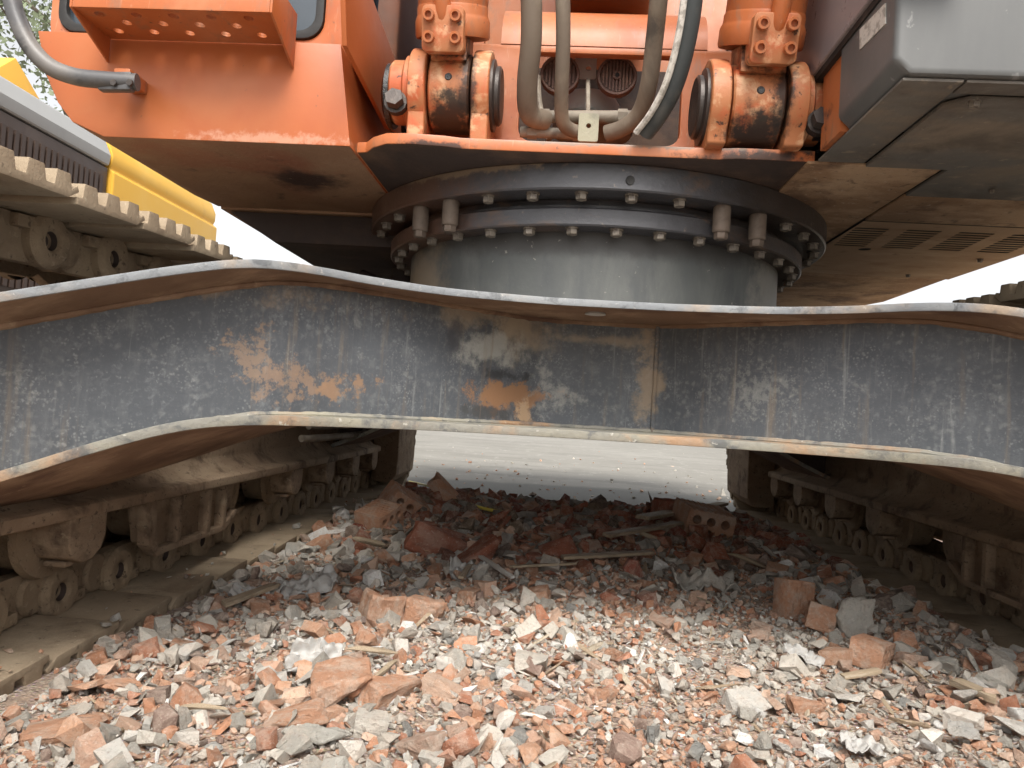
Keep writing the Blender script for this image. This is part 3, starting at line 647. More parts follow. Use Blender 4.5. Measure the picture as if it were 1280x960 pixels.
# inside the opening
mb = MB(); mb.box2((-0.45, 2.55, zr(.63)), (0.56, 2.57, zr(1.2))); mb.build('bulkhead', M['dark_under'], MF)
q1, q2 = P(728, 84, 2.08), P(735, 116, 2.2)
mb = MB(); mb.prism(rrect(q1.x - .022, q1.x + .04, q1.z - .03, q1.z + .04, .006), 'y', 2.085, 2.09, holes=[circle(q1.x + .018, q1.z, .008, 12)]); mb.build('pale_bracket', M['white'], MF)
mb = MB(); mb.lathe([(0, 0), (.09, 0), (.10, .012), (.10, .05), (.085, .075), (0, .08)], (q2.x, 2.22, q2.z - .09), (0, 0, 1), 32); mb.build('filter_cap', M['white'], MF)
mb = MB(); mb.lathe([(0, 0), (.115, 0), (.12, .01), (.12, .03), (0, .04)], (q2.x + .02, 2.2, q2.z - .13), (0, 0, 1), 32); mb.build('filter_body', M['pipe'], MF)
HORN = None
for (px, py) in ((700, 94), (771, 96)):
    c_ = P(px, py, 2.02); r = 0.055
    mb = MB(); mb.lathe([(0, .05), (.03, .05), (r * .8, .03), (r, .012), (r, -.006), (r * .97, -.010), (r * .86, -.010), (r * .82, -.004), (r * .82, .002), (0, .002)], c_, (0, 1, 0), 36)
    h = mb.build('horn', M['horn'], MF)
    mb = MB()
    for i in range(-4, 5):
        x = i * 0.0092; L = math.sqrt(max(0, (r * .8) ** 2 - x * x)); mb.box((c_.x + x, c_.y - .006, c_.z), (0.0046, .004, 2 * L))
    mb.cyl((c_.x, c_.y - .012, c_.z), (c_.x, c_.y - .002, c_.z), 0.012, 16); mb.build('horn_grille', M['horn'], h)
    mb = MB(); mb.cyl((c_.x, c_.y - .0135, c_.z), (c_.x, c_.y - .011, c_.z), 0.006, 10); mb.build('horn_screw', M['black'], h)

def hose(pts, rad, mat, Y, name='hydraulic_hose'):
    mb = MB(); mb.tube([P(px, py, y) for (px, py), y in zip(pts, Y)], rad, 18, 8); return mb.build(name, M[mat], EX)
hose([(662, -150), (664, -20), (664, 50), (659, 105), (662, 142), (682, 151)], 0.0250, 'hose', [1.60, 1.66, 1.70, 1.75, 1.80, 1.84])
hose([(698, -150), (703, -20), (704, 50), (702, 110), (703, 150), (715, 163), (732, 165)], 0.0172, 'hose', [1.60, 1.66, 1.70, 1.75, 1.80, 1.83, 1.84])
hose([(835, -150), (825, -20), (818, 50), (811, 105), (799, 142), (778, 160), (758, 167)], 0.0208, 'hose', [1.58, 1.64, 1.70, 1.75, 1.80, 1.83, 1.85])
h4 = [(880, -150), (868, -20), (858, 50), (843, 105), (824, 142), (806, 166)]; y4 = [1.48, 1.54, 1.58, 1.62, 1.66, 1.70]
H4 = hose(h4, 0.0215, 'hose_dark', y4)
mb = MB(); mb.tube([P(px - 11, py, y - .016) for (px, py), y in zip(h4, y4)], 0.0075, 8, 8); mb.build('print_line', M['print'], H4)
for (a, b, r) in (((655, 146), (800, 146), .0155), ((650, 165), (735, 168), .0135)):
    mb = MB(); mb.cyl(P(*a, 1.85), P(*b, 1.85), r, 18, ch=.002); pp = mb.build('hydraulic_pipe', M['pipe'], MF)
    for f in (0.18, 0.85):
        c_ = P(*a, 1.85).lerp(P(*b, 1.85), f); d = (P(*b, 1.85) - P(*a, 1.85)).normalized(); mb = MB(); mb.cyl(c_ - d * .012, c_ + d * .012, r * 1.25, 6); mb.build('pipe_nut', M['pipe'], pp)
mb = MB(); mb.tube([P(770, 166, 1.85), P(800, 155, 1.88), P(812, 140, 1.94)], .012, 12); mb.build('hydraulic_pipe', M['pipe'], MF)
mb = MB(); mb.tube([P(672, 95, 1.98), P(674, 130, 1.98), P(686, 175, 1.96)], .009, 10); mb.build('hydraulic_pipe', M['pipe'], MF)
mb = MB(); mb.cyl(P(735, 100, 2.0), P(735, 142, 1.86), .006, 10); mb.build('stay_rod', M['pipe'], MF)
a, b = P(724, 142, 1.82), P(747, 178, 1.82)
mb = MB(); mb.prism(rrect(a.x, b.x, b.z, a.z, .006), 'y', 1.815, 1.825, holes=[circle((a.x + b.x) / 2, (a.z + b.z) / 2 + .004, .0065, 10)]); mb.build('pipe_clamp', M['plate'], MF)

# ---- boom cylinders on their lugs
def boom_cylinder(px, py, Y, w_eye, s, tilt_x, bw, k):
    """s: side of the pin boss (-1 left, +1 right); k: size"""
    before = set(bpy.data.objects)
    c_ = P(px, py, Y); re = 0.088; h = w_eye / 2
    zb = c_.z + (ZU + 0.022 - c_.z) / k
    mats = [greased('greasy_orange_eye', c_, h), M['orange']]
    axis = Vector((tilt_x, -0.40, 1)).normalized(); b0 = c_ + axis * 0.120; nrm = Vector((0, -1, -0.40)).normalized()
    mb = MB(); mb.cyl(b0, b0 + axis * 1.5, bw, 40); mb.lathe([(bw, 0), (bw * 1.07, 0), (bw * 1.09, .006), (bw * 1.09, .034), (bw * 1.05, .042), (bw * 1.03, .046), (bw * 1.03, .060), (bw, .066)], b0, axis, 40)
    mb.lathe([(0, 0), (bw, 0)], b0, axis, 40)
    cy = mb.build('boom_cylinder', M['orange'], EX)
    mb = MB(); mb.lathe([(.03, -h), (re - .004, -h), (re, -h + .004), (re, h - .004), (re - .004, h), (.03, h)], c_, (1, 0, 0), 44)
    mb.box(c_ + axis * 0.105, (w_eye * .86, 0.10, 0.11), axis.to_track_quat('Z', 'X').to_matrix() @ Matrix.Rotation(R(90), 3, 'Z') if False else None)
    mb.build('cylinder_eye', mats, cy)
    mb = MB(); mb.lathe([(0, .003), (.007, .003), (.009, 0), (.009, -.002)], c_ + Vector((0, -re + .001, .004)), (0, -1, 0), 14); mb.build('grease_nipple', M['grease'], cy)
    # port block with four socket screws, and the pipe running up the barrel
    fwd = Vector((0, -1, -0.22)).normalized()
    pc = c_ + Vector((0.010 * s, -0.130, 0.092))
    mb = MB(); mb.prism(rrect(-.046, .046, -.050, .044, .012), 'y', -.014, .07)
    mw = Matrix.Translation(pc) @ Matrix.Rotation(R(18), 4, 'X')
    link('port_block', mb.mesh('port_block', mats, bevel=.004), cy, mw)
    for dx in (-.029, .029):
        for dz in (-.022, .022):
            mb = MB(); mb.lathe([(0, .006), (.0070, .006), (.0070, .015), (.0118, .015), (.0125, .013), (.0125, -.002)], (0, 0, 0), (0, -1, 0), 16)
            link('socket_screw', mb.mesh('socket_screw', M['orange']), cy, mw @ Matrix.Translation((dx, -.014, dz)))
    mb = MB(); st = b0 + Vector((0.010 * s, 0, 0)) + nrm * (bw + .006)
    mb.tube([pc + Vector((0, .012, .02)), st + axis * .05, st + axis * .30, st + axis * .9], 0.0185, 16, 6); mb.build('cylinder_pipe', M['orange'], cy)
    # lugs
    for sg in (-1, 1):
        x0 = c_.x + sg * (h + .006); x1 = c_.x + sg * (h + .046); rl = 0.098
        a_ = [R(k) for k in range(0, 226, 9)]
        pts = [(c_.y + rl * math.cos(k), c_.z + rl * math.sin(k)) for k in a_]
        pts = pts + [(c_.y - .062, zb), (c_.y + rl, zb)]
        mb = MB(); mb.prism(pts, 'x', x0, x1); lug = mb.build('cylinder_lug', mats, EX, bevel=.006, seg=3)
        if sg == s:                                             # boss with keeper bolt outside
            mb = MB(); mb.lathe([(0, .0), (.082, 0), (.082, .012), (.072, .018), (.072, .044), (.066, .050), (0, .050)], (x1, c_.y, c_.z), (sg, 0, 0), 36); mb.build('pin_boss', mats, lug)
            mb = MB(); mb.lathe([(0, 0), (.072, 0), (.074, .01), (.05, .02), (0, .022)], (x1 + sg * .048, c_.y, c_.z - .01), (sg, 0, 0), 24)
            mb.build('grease_smear', M['grease'], lug)
            kb = Vector((x1 + sg * .026, c_.y - .078, c_.z - .052)); mb = MB(); mb.cyl(kb, kb + Vector((0, -.02, .004)), .021, 6); mb.cyl(kb + Vector((0, .02, 0)), kb, .026, 14); mb.build('keeper_bolt', M['steel_dark'], lug)
        else:
            mb = MB(); mb.lathe([(0, .0), (.080, 0), (.080, .006), (.066, .010), (.066, .018), (.060, .022), (0, .022)], (x1, c_.y, c_.z), (sg, 0, 0), 36, 0); mb.build('pin_cap', [M['steel_dark']], lug)
    S = Matrix.Translation(c_) @ Matrix.Scale(k, 4) @ Matrix.Translation(-c_)
    for o in set(bpy.data.objects) - before:
        if o.name.startswith(('port_block', 'socket_screw')): o.matrix_basis = S @ o.matrix_basis
        else: o.data.transform(S)
    return cy
boom_cylinder(567, 119, 1.825, 0.092, -1, -0.02, 0.078, 1.075)
boom_cylinder(937, 137, 1.74, 0.106, 1, 0.03, 0.080, 1.085)

# ---- cab base, step, cab
YB = 1.725; ZC = zr(0.60)
fp = [P(47, 38, YB), P(58, 95, YB), P(72, 128, YB), P(90, 152, YB), P(115, 164, YB), P(440, 188, YB), P(426, 55, YB)]
fp[4].z = fp[5].z = ZU + .001; fp[4].x = -1.145; fp[5].x = -.530
mb = MB(); mb.prism([(p.x, p.z) for p in fp], 'y', YB, 2.345)
mb.bm.normal_update()
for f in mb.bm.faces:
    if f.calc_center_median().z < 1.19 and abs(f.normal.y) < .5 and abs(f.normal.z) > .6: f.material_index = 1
CB = mb.build('cab_base', [M['orange_base'], M['under_cab']], EX, bevel=.003, seg=2, ang=50)
zl = fp[5].z
mb = MB(); mb.prism([(-1.12, zr(.598)), (-0.36, zr(.598)), (-0.36, zr(.50)), (-0.955, zr(.50))], 'y', 2.36, 4.4); mb.build('side_tank', M['dark_under'], EX, bevel=.01)
mb = MB(); mb.box2((fp[4].x + .004, 2.35, zr(.600)), (-0.535, 4.6, zr(.64))); mb.build('side_deck', M['under_cab'], EX, bevel=.004)
mb = MB(); mb.box2((fp[4].x + .01, 3.32, zr(.642)), (-0.43, 4.6, 2.2)); mb.build('tank_cover', M['orange'], EX, bevel=.02)
mb = MB()
for k, (x, y, r) in enumerate(((-.60, 2.75, .05), (-.50, 2.62, .035), (-.44, 2.9, .06))): mb.cyl((x, y, zr(.42)), (x, y, zr(.52)), r, 18, ch=.01)
mb.tube([(-.75, 2.7, zr(.46)), (-.6, 2.62, zr(.40)), (-.45, 2.66, zr(.42)), (-.3, 2.9, zr(.46))], .025, 12); mb.build('swivel_hose', M['dark_under'], EX)
# side skirt with diagonal lower edge
XS = fp[5].x + .004
sk = [PX(427, 57, XS), PX(480, 160, XS), PX(497, 168, XS), PX(493, 85, XS), PX(461, 0, XS), PX(440, -120, XS), PX(421, -120, XS)]
mb = MB(); mb.prism([(p.y, p.z) for p in sk], 'x', XS, XS + .012); mb.build('side_skirt', M['orange_base'], CB, bevel=.002)

za, zb_ = P(215, 52, YB).z, P(380, 87, YB).z
xl, xr = P(92, 8, 1.58).x, P(338, 16, 1.58).x; YS = 1.58
mb = MB(); holes = []
for j, yy in enumerate((1.605, 1.640, 1.680)):
    for i in range(5):
        x = xl + .045 + i * .088 + (0.044 if j % 2 else 0)
        if x < xr - .02: holes.append((x, yy))
mb.prism([(xl, YS), (xr, YS), (xr, YB - .003), (xl, YB - .003)], 'z', za, za + .005, holes=[circle(x, y, .0115, 14) for x, y in holes])
ST = mb.build('access_step', M['orange'], EX)
for x, y in holes:
    mb = MB(); mb.lathe([(.0125, .0048), (.0185, .0048), (.0125, .011), (.0112, .011), (.0112, .0048)], (x, y, za), (0, 0, 1), 14); mb.build('grip_collar', M['orange'], ST)
mb = MB(); mb.box2((xl, YS - .006, za - .001), (xr, YS, za + .075)); mb.build('step_lip', M['orange'], ST, bevel=.002)
for x in (xl, xr):
    d = .006 if x == xr else -.006
    mb = MB(); mb.prism([(YS - .006, za - .001), (YB - .003, zb_), (YB - .003, za + .075), (YS - .006, za + .075)], 'x', x + .0005 * (1 if d > 0 else -1), x + d); mb.build('step_gusset', M['orange'], ST, bevel=.001)
# grab rail
rp = [(-30, -110), (8, -20), (22, 25), (38, 58), (62, 83), (95, 96), (130, 100), (172, 103)]
mb = MB(); mb.tube([P(px, py, 1.58 + .0003 * max(0, px)) for px, py in rp], lambda f: 0.0195, 18, 8); GRAIL = mb.build('grab_rail', M['grip'], EX)
a = P(146, 103, 1.624); mb = MB(); mb.box(a, (.078, .022, .042), Matrix.Rotation(R(-2), 3, 'Y')); mb.build('rail_end', M['grip'], GRAIL, bevel=.004)
for px in (143, 163):
    a = P(px, 104, 1.611); mb = MB(); mb.cyl(a, a + Vector((0, -.006, 0)), .008, 6); mb.build('rail_bolt', M['steel_dark'], GRAIL)
a = P(157, 92, 1.66); mb = MB(); mb.box2((a.x - .022, 1.648, a.z - .022), (a.x + .018, 1.7235, a.z + .008)); mb.build('rail_bracket', M['orange'], GRAIL, bevel=.004)

# cab shell with rubber-framed windscreen
YC = 1.80; wx0, wx1, wz0 = P(74, 26, YC).x, P(404, 50, YC).x, P(402, 51, YC).z
cx0, cx1 = P(62, 36, YC).x, XS - .004
win = rrect(wx0, wx1, wz0, wz0 + .75, .05)
mb = MB(); mb.prism(rrect(cx0, cx1, fp[0].z - .004, fp[0].z + 1.6, .06), 'y', YC, YC + .04, holes=[win]); CAB = mb.build('cab', M['orange'], EX, bevel=.006, ang=60)
mb = MB(); mb.prism(rrect(wx0 + .001, wx1 - .001, wz0 + .001, wz0 + .749, .05), 'y', YC - .008, YC + .03, holes=[rrect(wx0 + .022, wx1 - .022, wz0 + .022, wz0 + .728, .04)]); mb.build('window_seal', M['black'], CAB, bevel=.003)
mb = MB(); mb.prism(rrect(wx0 + .02, wx1 - .02, wz0 + .02, wz0 + .73, .04), 'y', YC + .008, YC + .014); mb.build('windscreen', M['glass'], CAB)
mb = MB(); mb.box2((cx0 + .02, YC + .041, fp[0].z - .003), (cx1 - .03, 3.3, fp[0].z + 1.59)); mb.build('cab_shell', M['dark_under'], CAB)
mb = MB(); mb.box2((XS - .02, 1.9, fp[0].z + .01), (XS - .008, 3.2, fp[0].z + 1.2)); mb.build('side_window', M['glass'], CAB)

# ---- right-hand tool box and belly panels
XR = 0.538; XE = 1.47; YF = 1.270; zs = zr(0.777)
mb = MB(); mb.prism([(XR, zr(.632)), (XR + .026, zr(.609)), (XE, zr(.609)), (XE, 2.0), (XR, 2.0)], 'y', YF, 1.53); TB = mb.build('tool_box', M['grey'], EX, bevel=.012, seg=4)
mb = MB(); mb.box2((.546, 1.531, zr(.609)), (.60, 1.645, zs)); mb.build('orange_side', M['orange'], TB)
mb = MB(); mb.box2((XR - .012, 1.20, zs + .010), (XR + .1, 2.3, 2.01)); 
SP = mb.build('side_cover', M['mauve'], TB, bevel=.006, seg=3)
mb = MB(); mb.box2((XR - .004, YF + .02, zs - .004), (XR + .02, 2.3, zs + .010)); mb.build('rubber_seal', M['black'], TB)
s4 = [PX(px, py, XR - .001) for px, py in ((1075, 37), (1107, 4), (1107, 30), (1075, 62))]
mb = MB(); mb.prism([(p.y, p.z) for p in s4], 'x', XR - .002, XR + .004); mb.build('sticker', M['print'], TB)
mb = MB(); mb.box2((XR + .01, 1.81, zr(.70)), (XE, 2.59, 2.0)); mb.build('body_panel', M['grey'], TB)
mb = MB(); mb.box2((XE - .014, 1.54, zr(.6065)), (XE - .003, 3.5, zr(.74))); mb.build('side_panel', M['grey'], TB)
# underside, panel by panel
def panel(x0, x1, y0, y1, z, th=.006, cut=None, holes=(), name='belly_panel', mat=None):
    mb = MB(); mb.prism(cut or [(x0, y0), (x1, y0), (x1, y1), (x0, y1)], 'z', z, z + th, holes=holes); return mb.build(name, M[mat or ('vent' if holes else 'underside')], BELLY, bevel=0 if holes else .0025)
mb = MB(); mb.box2((XR + .012, 1.31, zr(.66)), (XE - .01, 4.3, zr(.68))); BELLY = mb.build('black_belly_backing', M['black'], EX)  # coloured black so the hollow behind the vent slots looks unlit
panel(XR + .020, .660, YF + .012, 1.694, zr(.602), mat='grey_under'); panel(.664, XE, YF + .012, 1.328, zr(.602), mat='grey_under')
panel(0, 0, 0, 0, zr(.596), .009, cut=[(.666, 1.37), (.70, 1.335), (XE - .004, 1.335), (XE - .004, 1.90), (.846, 1.90), (.846, 1.70), (.666, 1.70)], mat='grey_under')
panel(XR, .838, 1.704, 2.91, zr(.600), .008); panel(.846, XE - .004, 1.908, 2.146, zr(.598), .008)
vh = []
for g in range(4):
    for k in range(9): vh.append(rrect(.850 + g * .150 + .0025 * k, .950 + g * .150 + .0025 * k, 2.222 + k * .027, 2.240 + k * .027, .005, 2))
vh.append(circle(.985, 2.49, .020, 18))
panel(.846, XE, 2.156, 2.912, zr(.598), .0012, holes=vh, name='vent_panel')
panel(0, 0, 0, 0, zr(.600), .008, cut=[(XR, 2.922), (XE - .005, 2.922), (XE + .01, 3.5), (XE - .10, 3.9), (XR, 3.9)])
for (px, py, k) in ((1218, 130, .62), (1225, 326, .55), (1135, 345, .5), (1240, 240, .4)):
    q = PZ(px, py, zr(.592)); link('bolt', BOLT, BELLY, down(q.x, q.y, zr(.5965), random.random()) @ Matrix.Scale(k, 4))
# rest of the upper body behind: engine house, counterweight, boom
mb = MB(); mb.box2((-0.42, 2.6, zr(.70)), (XE - .01, 4.6, 2.2)); mb.build('engine_house', M['orange'], EX, bevel=.03)
mb = MB(); mb.prism([(4.62, 1.2), (5.3, 1.32), (5.42, 1.6), (5.38, 2.15), (4.62, 2.2)], 'x', -1.15, XE); mb.build('counterweight', M['grey'], EX, bevel=.04, seg=3)
mb = MB(); mb.prism([(2.25, 1.85), (2.10, 1.95), (1.9, 3.6), (0.9, 5.2), (1.2, 5.6), (2.6, 3.9), (2.55, 1.95)], 'x', -0.08, 0.26); mb.build('boom', M['orange'], EX, bevel=.01)

# ================================================================ yellow machine parked beside
YX = thing('excavator', (-3.9, 4.6, -0.02), 'yellow excavator with brown grille parked beside the orange one', 'excavator')
XY = -3.0; zc = CAM_Z + 1.40; zt = CAM_Z + 1.64
mb = MB(); mb.prism([(XY, 0.95), (XY, zc), (XY - .035, zc + .025), (XY - .02, zc + .06), (XY - .02, zt - .12), (XY - .06, zt - .03), (XY - .18, zt), (-4.8, zt), (-4.8, .95)], 'y', 4.66, 6.15)
YB1 = mb.build('engine_hood', M['yellow'], YX, bevel=.012, seg=3)
mb = MB(); mb.prism([(XY - .02, zc + .03), (XY - .01, zt - .14), (XY - .06, zt - .03), (XY - .18, zt + .005), (-4.8, zt), (-4.8, zc + .03)], 'y', 1.9, 4.64); mb.build('grey_hood', M['ygrey'], YX, bevel=.02, seg=3)
mb = MB(); mb.box2((-4.8, 1.9, .95), (XY - .03, 4.64, zc + .02)); 
mb.build('side_door', M['brown'], YX, bevel=.01)
for k in range(26):
    mb = MB(); y = 3.3 + k * .05; mb.box2((XY - .0295, y, 1.05), (XY - .018, y + .03, zc - .05)); mb.build('grille_slat', M['brown'], YX)
mb = MB(); mb.box2((XY - .03, 5.1, zc - .30), (XY + .006, 5.36, zc - .285)); mb.build('door_handle', M['black'], YX)
yp = [PX(px, py, -3.6) for px, py in ((-60, 118), (20, 72), (50, 124), (60, 190), (-60, 190))]
mb = MB(); mb.prism([(p.y, p.z) for p in yp], 'x', -3.9, -3.6); mb.build('boom_foot', M['yellow'], YX, bevel=.01)
mb = MB(); mb.prism(rrect(2.0, 6.0, .02, .9, .42, 8), 'x', -3.75, -3.2); mb.prism(rrect(2.0, 6.0, .02, .9, .42, 8), 'x', -5.2, -4.65); mb.build('undercarriage', M['frame'], YX)
mb = MB(); mb.cyl((-4.1, 4.2, .5), (-4.1, 4.2, .96), .6, 40); mb.build('turntable', M['dark_under'], YX)
mb = MB(); mb.box2((-4.6, 3.5, .45), (-3.3, 4.9, .75)); mb.build('chassis', M['yellow'], YX, bevel=.02)

# ================================================================ tree far behind
def make_tree(x, y, h, label):
    T = thing('tree', (x, y, -0.02), label, 'tree')
    mb = MB(); mb.tube([(x, y, -.1), (x + .1, y, h * .3), (x - .1, y + .1, h * .75)], lambda f: .22 * (1 - .75 * f), 10, 5)
    tips = []
    for k in range(9):
        a = random.uniform(0, 6.28); b = Vector((x, y, h * random.uniform(.5, .72))); e = b + Vector((math.cos(a) * h * .25, math.sin(a) * h * .25, h * random.uniform(.12, .3)))
        mb.tube([b, b.lerp(e, .5) + Vector((0, 0, .15)), e], lambda f: .07 * (1 - .7 * f), 6, 3); tips.append(e)
    mb.build('trunk', M['bark'], T)
    n = 7000; cs = np.array([tuple(random.choice(tips)) for _ in range(n)]) + RNG.normal(0, h * .085, (n, 3))
    d1 = RNG.normal(0, 1, (n, 3)); d1 /= np.linalg.norm(d1, axis=1)[:, None]; d2 = np.cross(d1, RNG.normal(0, 1, (n, 3))); d2 /= np.linalg.norm(d2, axis=1)[:, None]
    s = RNG.uniform(.06, .13, (n, 1)); V = np.stack([cs - d1 * s, cs + d2 * s * .5, cs + d1 * s, cs - d2 * s * .5], 1).reshape(-1, 3)
    me = bpy.data.meshes.new('crown'); me.from_pydata(V.tolist(), [], [(4 * i, 4 * i + 1, 4 * i + 2, 4 * i + 3) for i in range(n)]); me.materials.append(M['leaf']); link('crown', me, T)
make_tree(-14.0, 20, 14, 'leafy tree standing behind the yellow excavator')
# ================================================================ rubble
def G(px, py):
    q = PZ(px, py, 0.03)
    for _ in range(6): q = PZ(px, py, ground_h(q.x, q.y) + 0.004)
    return q
def hull_proto(kind, seed):
    rng = np.random.default_rng(seed); bm = bmesh.new()
    if kind == 'flat': sc = np.array([1, rng.uniform(.45, .9), rng.uniform(.14, .3)])
    elif kind == 'brick': sc = np.array([1, rng.uniform(.5, .85), rng.uniform(.4, .65)])
    elif kind == 'sliver': sc = np.array([1, rng.uniform(.12, .25), rng.uniform(.07, .14)])
    else: sc = np.array([1, rng.uniform(.6, .95), rng.uniform(.45, .8)])
    if kind == 'brick':
        c = np.array([(x, y, z) for x in (-1, 1) for y in (-1, 1) for z in (-1, 1)], float)
        c += rng.normal(0, .10, c.shape); k = rng.integers(0, 8); c[k] *= rng.uniform(.3, .7); k = rng.integers(0, 8); c[k] *= rng.uniform(.5, .85)
        pts = np.vstack([c, rng.uniform(-.85, .85, (4, 3))])
    else:
        n = rng.integers(9, 15); p = rng.normal(0, 1, (n, 3)); p /= np.linalg.norm(p, axis=1)[:, None]; p = np.sign(p) * np.abs(p) ** .75
        pts = p * rng.uniform(.75, 1.1, (n, 1))
    for v in pts * sc * .5: bm.verts.new(v)
    g = bmesh.ops.convex_hull(bm, input=bm.verts[:])
    bmesh.ops.delete(bm, geom=[v for v in bm.verts if not v.link_faces], context='VERTS')
    return bm
def proto_arrays(kind, seed):
    bm = hull_proto(kind, seed); bm.verts.index_update()
    v = np.array([tuple(x.co) for x in bm.verts]); f = np.array([[q.index for q in x.verts] for x in bm.faces if len(x.verts) == 3]); bm.free()
    return v, f
CH = {k: [proto_arrays(k, i * 7 + j * 131) for i in range(14)] for j, k in enumerate(('lump', 'flat', 'brick', 'sliver'))}
PAL = {'brick': [(.56, .325, .21), (.49, .245, .145), (.60, .405, .295), (.42, .19, .115), (.58, .36, .255)],
       'grey': [(.50, .465, .405), (.43, .41, .365), (.57, .53, .465), (.35, .33, .29), (.52, .495, .45)],
       'white': [(.74, .72, .68), (.68, .63, .56), (.80, .79, .76)], 'dark': [(.20, .15, .125), (.26, .18, .145)], 'wood': [(.50, .42, .31), (.40, .30, .20)]}
def rand_rot(n, tilt):
    a, b, c = RNG.uniform(0, 2 * math.pi, n), RNG.normal(0, tilt, n), RNG.normal(0, tilt, n)
    ca, sa, cb, sb, cc, sc = np.cos(a), np.sin(a), np.cos(b), np.sin(b), np.cos(c), np.sin(c)
    Z = np.zeros(n); O = np.ones(n)
    Rz = np.array([[ca, -sa, Z], [sa, ca, Z], [Z, Z, O]]).transpose(2, 0, 1); Ry = np.array([[cb, Z, sb], [Z, O, Z], [-sb, Z, cb]]).transpose(2, 0, 1)
    Rx = np.array([[O, Z, Z], [Z, cc, -sc], [Z, sc, cc]]).transpose(2, 0, 1)
    return Rz @ Ry @ Rx
def scatter(N, region, size, name, label, pals=None, kinds=((.5, 'lump'), (.25, 'flat'), (.2, 'brick'), (.05, 'sliver')), zk=.30):
    V, F, Cc = [], [], []; off = 0
    rots = rand_rot(N, .45); names = [k for _, k in kinds]; pr = np.array([w for w, _ in kinds]); pr /= pr.sum()
    for i in range(N):
        x, y = region(); s = size(x, y)
        kind = names[RNG.choice(len(names), p=pr)]
        pv, pf = CH[kind][RNG.integers(14)]
        if kind == 'flat': s *= 1.3
        if kind == 'sliver': s *= 2.3
        # colour: brick-rich and mortar-rich patches
        pb = 0.37 + 0.55 * hnoise(x, y, 2.3, 1.7) + (.14 if y > 2.3 else .08 if x > .1 and x < .8 else 0)
        u = RNG.random()
        if kind == 'sliver': pal = PAL['wood'] if u < .6 else PAL['white']
        elif u < .055: pal = PAL['white']
        elif u < .12: pal = PAL['dark']
        else: pal = PAL['brick'] if RNG.random() < pb else PAL['grey']
        if pals: pal = pals[0] if RNG.random() < .62 else pals[1]
        col = np.array(pal[RNG.integers(len(pal))]) * RNG.uniform(.8, 1.15)
        v = (pv * s) @ rots[i].T + np.array([x, y, (.050 if x < -.905 and x > -1.1 and y < 4.3 else max(ground_h(x, y), -.02)) + s * zk * RNG.uniform(.3, 1.0) * (0.5 if kind in ('flat', 'sliver') else 1)])
        V.append(v); F.append(pf + off); off += len(v); Cc.append(np.repeat(col[None], len(v), 0))
    V = np.vstack(V); F = np.vstack(F); Cc = np.vstack(Cc)
    me = bpy.data.meshes.new(name); me.vertices.add(len(V)); me.vertices.foreach_set('co', V.ravel())
    me.loops.add(F.size); me.loops.foreach_set('vertex_index', F.ravel().astype(np.int32))
    me.polygons.add(len(F)); me.polygons.foreach_set('loop_start', np.arange(0, F.size, 3, dtype=np.int32)); me.polygons.foreach_set('loop_total', np.full(len(F), 3, np.int32))
    me.update(calc_edges=True); me.validate(); me.polygons.foreach_set('use_smooth', [False] * len(me.polygons))
    at = me.color_attributes.new('Col', 'FLOAT_COLOR', 'POINT'); at.data.foreach_set('color', np.hstack([Cc, np.ones((len(Cc), 1))]).ravel())
    me.materials.append(M['chips'])
    return tag(link(name, me), label, kind='stuff')
def in_bed():
    while True:
        y = 0.85 + 3.55 * RNG.random() ** 1.25; x = RNG.uniform(-1.05, 1.35)
        if x < -.875 + (.10 * hnoise(y, 0, 3) if y < 2.6 else 0) : 
            if not (RNG.random() < .02 and x > -1.0): continue
        if x > 1.10 and not (y < 1.80 + .2 * hnoise(x, 1, 3)): continue
        return x, y
def outside():
    x = RNG.choice([RNG.uniform(-3.4, -1.55), RNG.uniform(1.75, 3.5)]); return x, RNG.uniform(-1.5, 4.3)
fine = lambda x, y: float(np.clip(RNG.lognormal(math.log(.0095), .38), .004, .022))
mid = lambda x, y: float(np.clip(RNG.lognormal(math.log(.0215 if (x < .05 or x > .75) else .0155), .50), .008, .065)) * (1.25 if y > 2.2 else 1)
scatter(42000, in_bed, fine, 'gravel', 'fine crushed brick and mortar grit', zk=.5)
scatter(11500, in_bed, mid, 'gravel', 'coarse brick and mortar gravel between the tracks', zk=.42)
scatter(900, outside, lambda x, y: RNG.uniform(.02, .06), 'gravel', 'scattered rubble outside the tracks')
def yard():
    return RNG.uniform(-3.5, 3.5), 4.3 + abs(RNG.normal(0, 2.2))
scatter(420, yard, lambda x, y: RNG.uniform(.008, .035), 'gravel', 'stray chips on the concrete yard', pals=(PAL['brick'], PAL['grey']))
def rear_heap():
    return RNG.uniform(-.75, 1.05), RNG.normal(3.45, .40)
scatter(2600, rear_heap, lambda x, y: float(np.clip(RNG.lognormal(math.log(.05), .4), .02, .10)), 'gravel', 'coarse dark red brick and timber rubble heaped under the machine, shade deepened in its colour', pals=([(.34, .115, .065), (.27, .085, .055), (.38, .15, .09), (.22, .10, .07)], [(.27, .25, .22), (.20, .145, .10), (.33, .30, .26), (.15, .11, .085)]), kinds=((.35, 'lump'), (.2, 'flat'), (.35, 'brick'), (.1, 'sliver')))  # dark red palette taken darker, putting the heap's shade into the chip colours

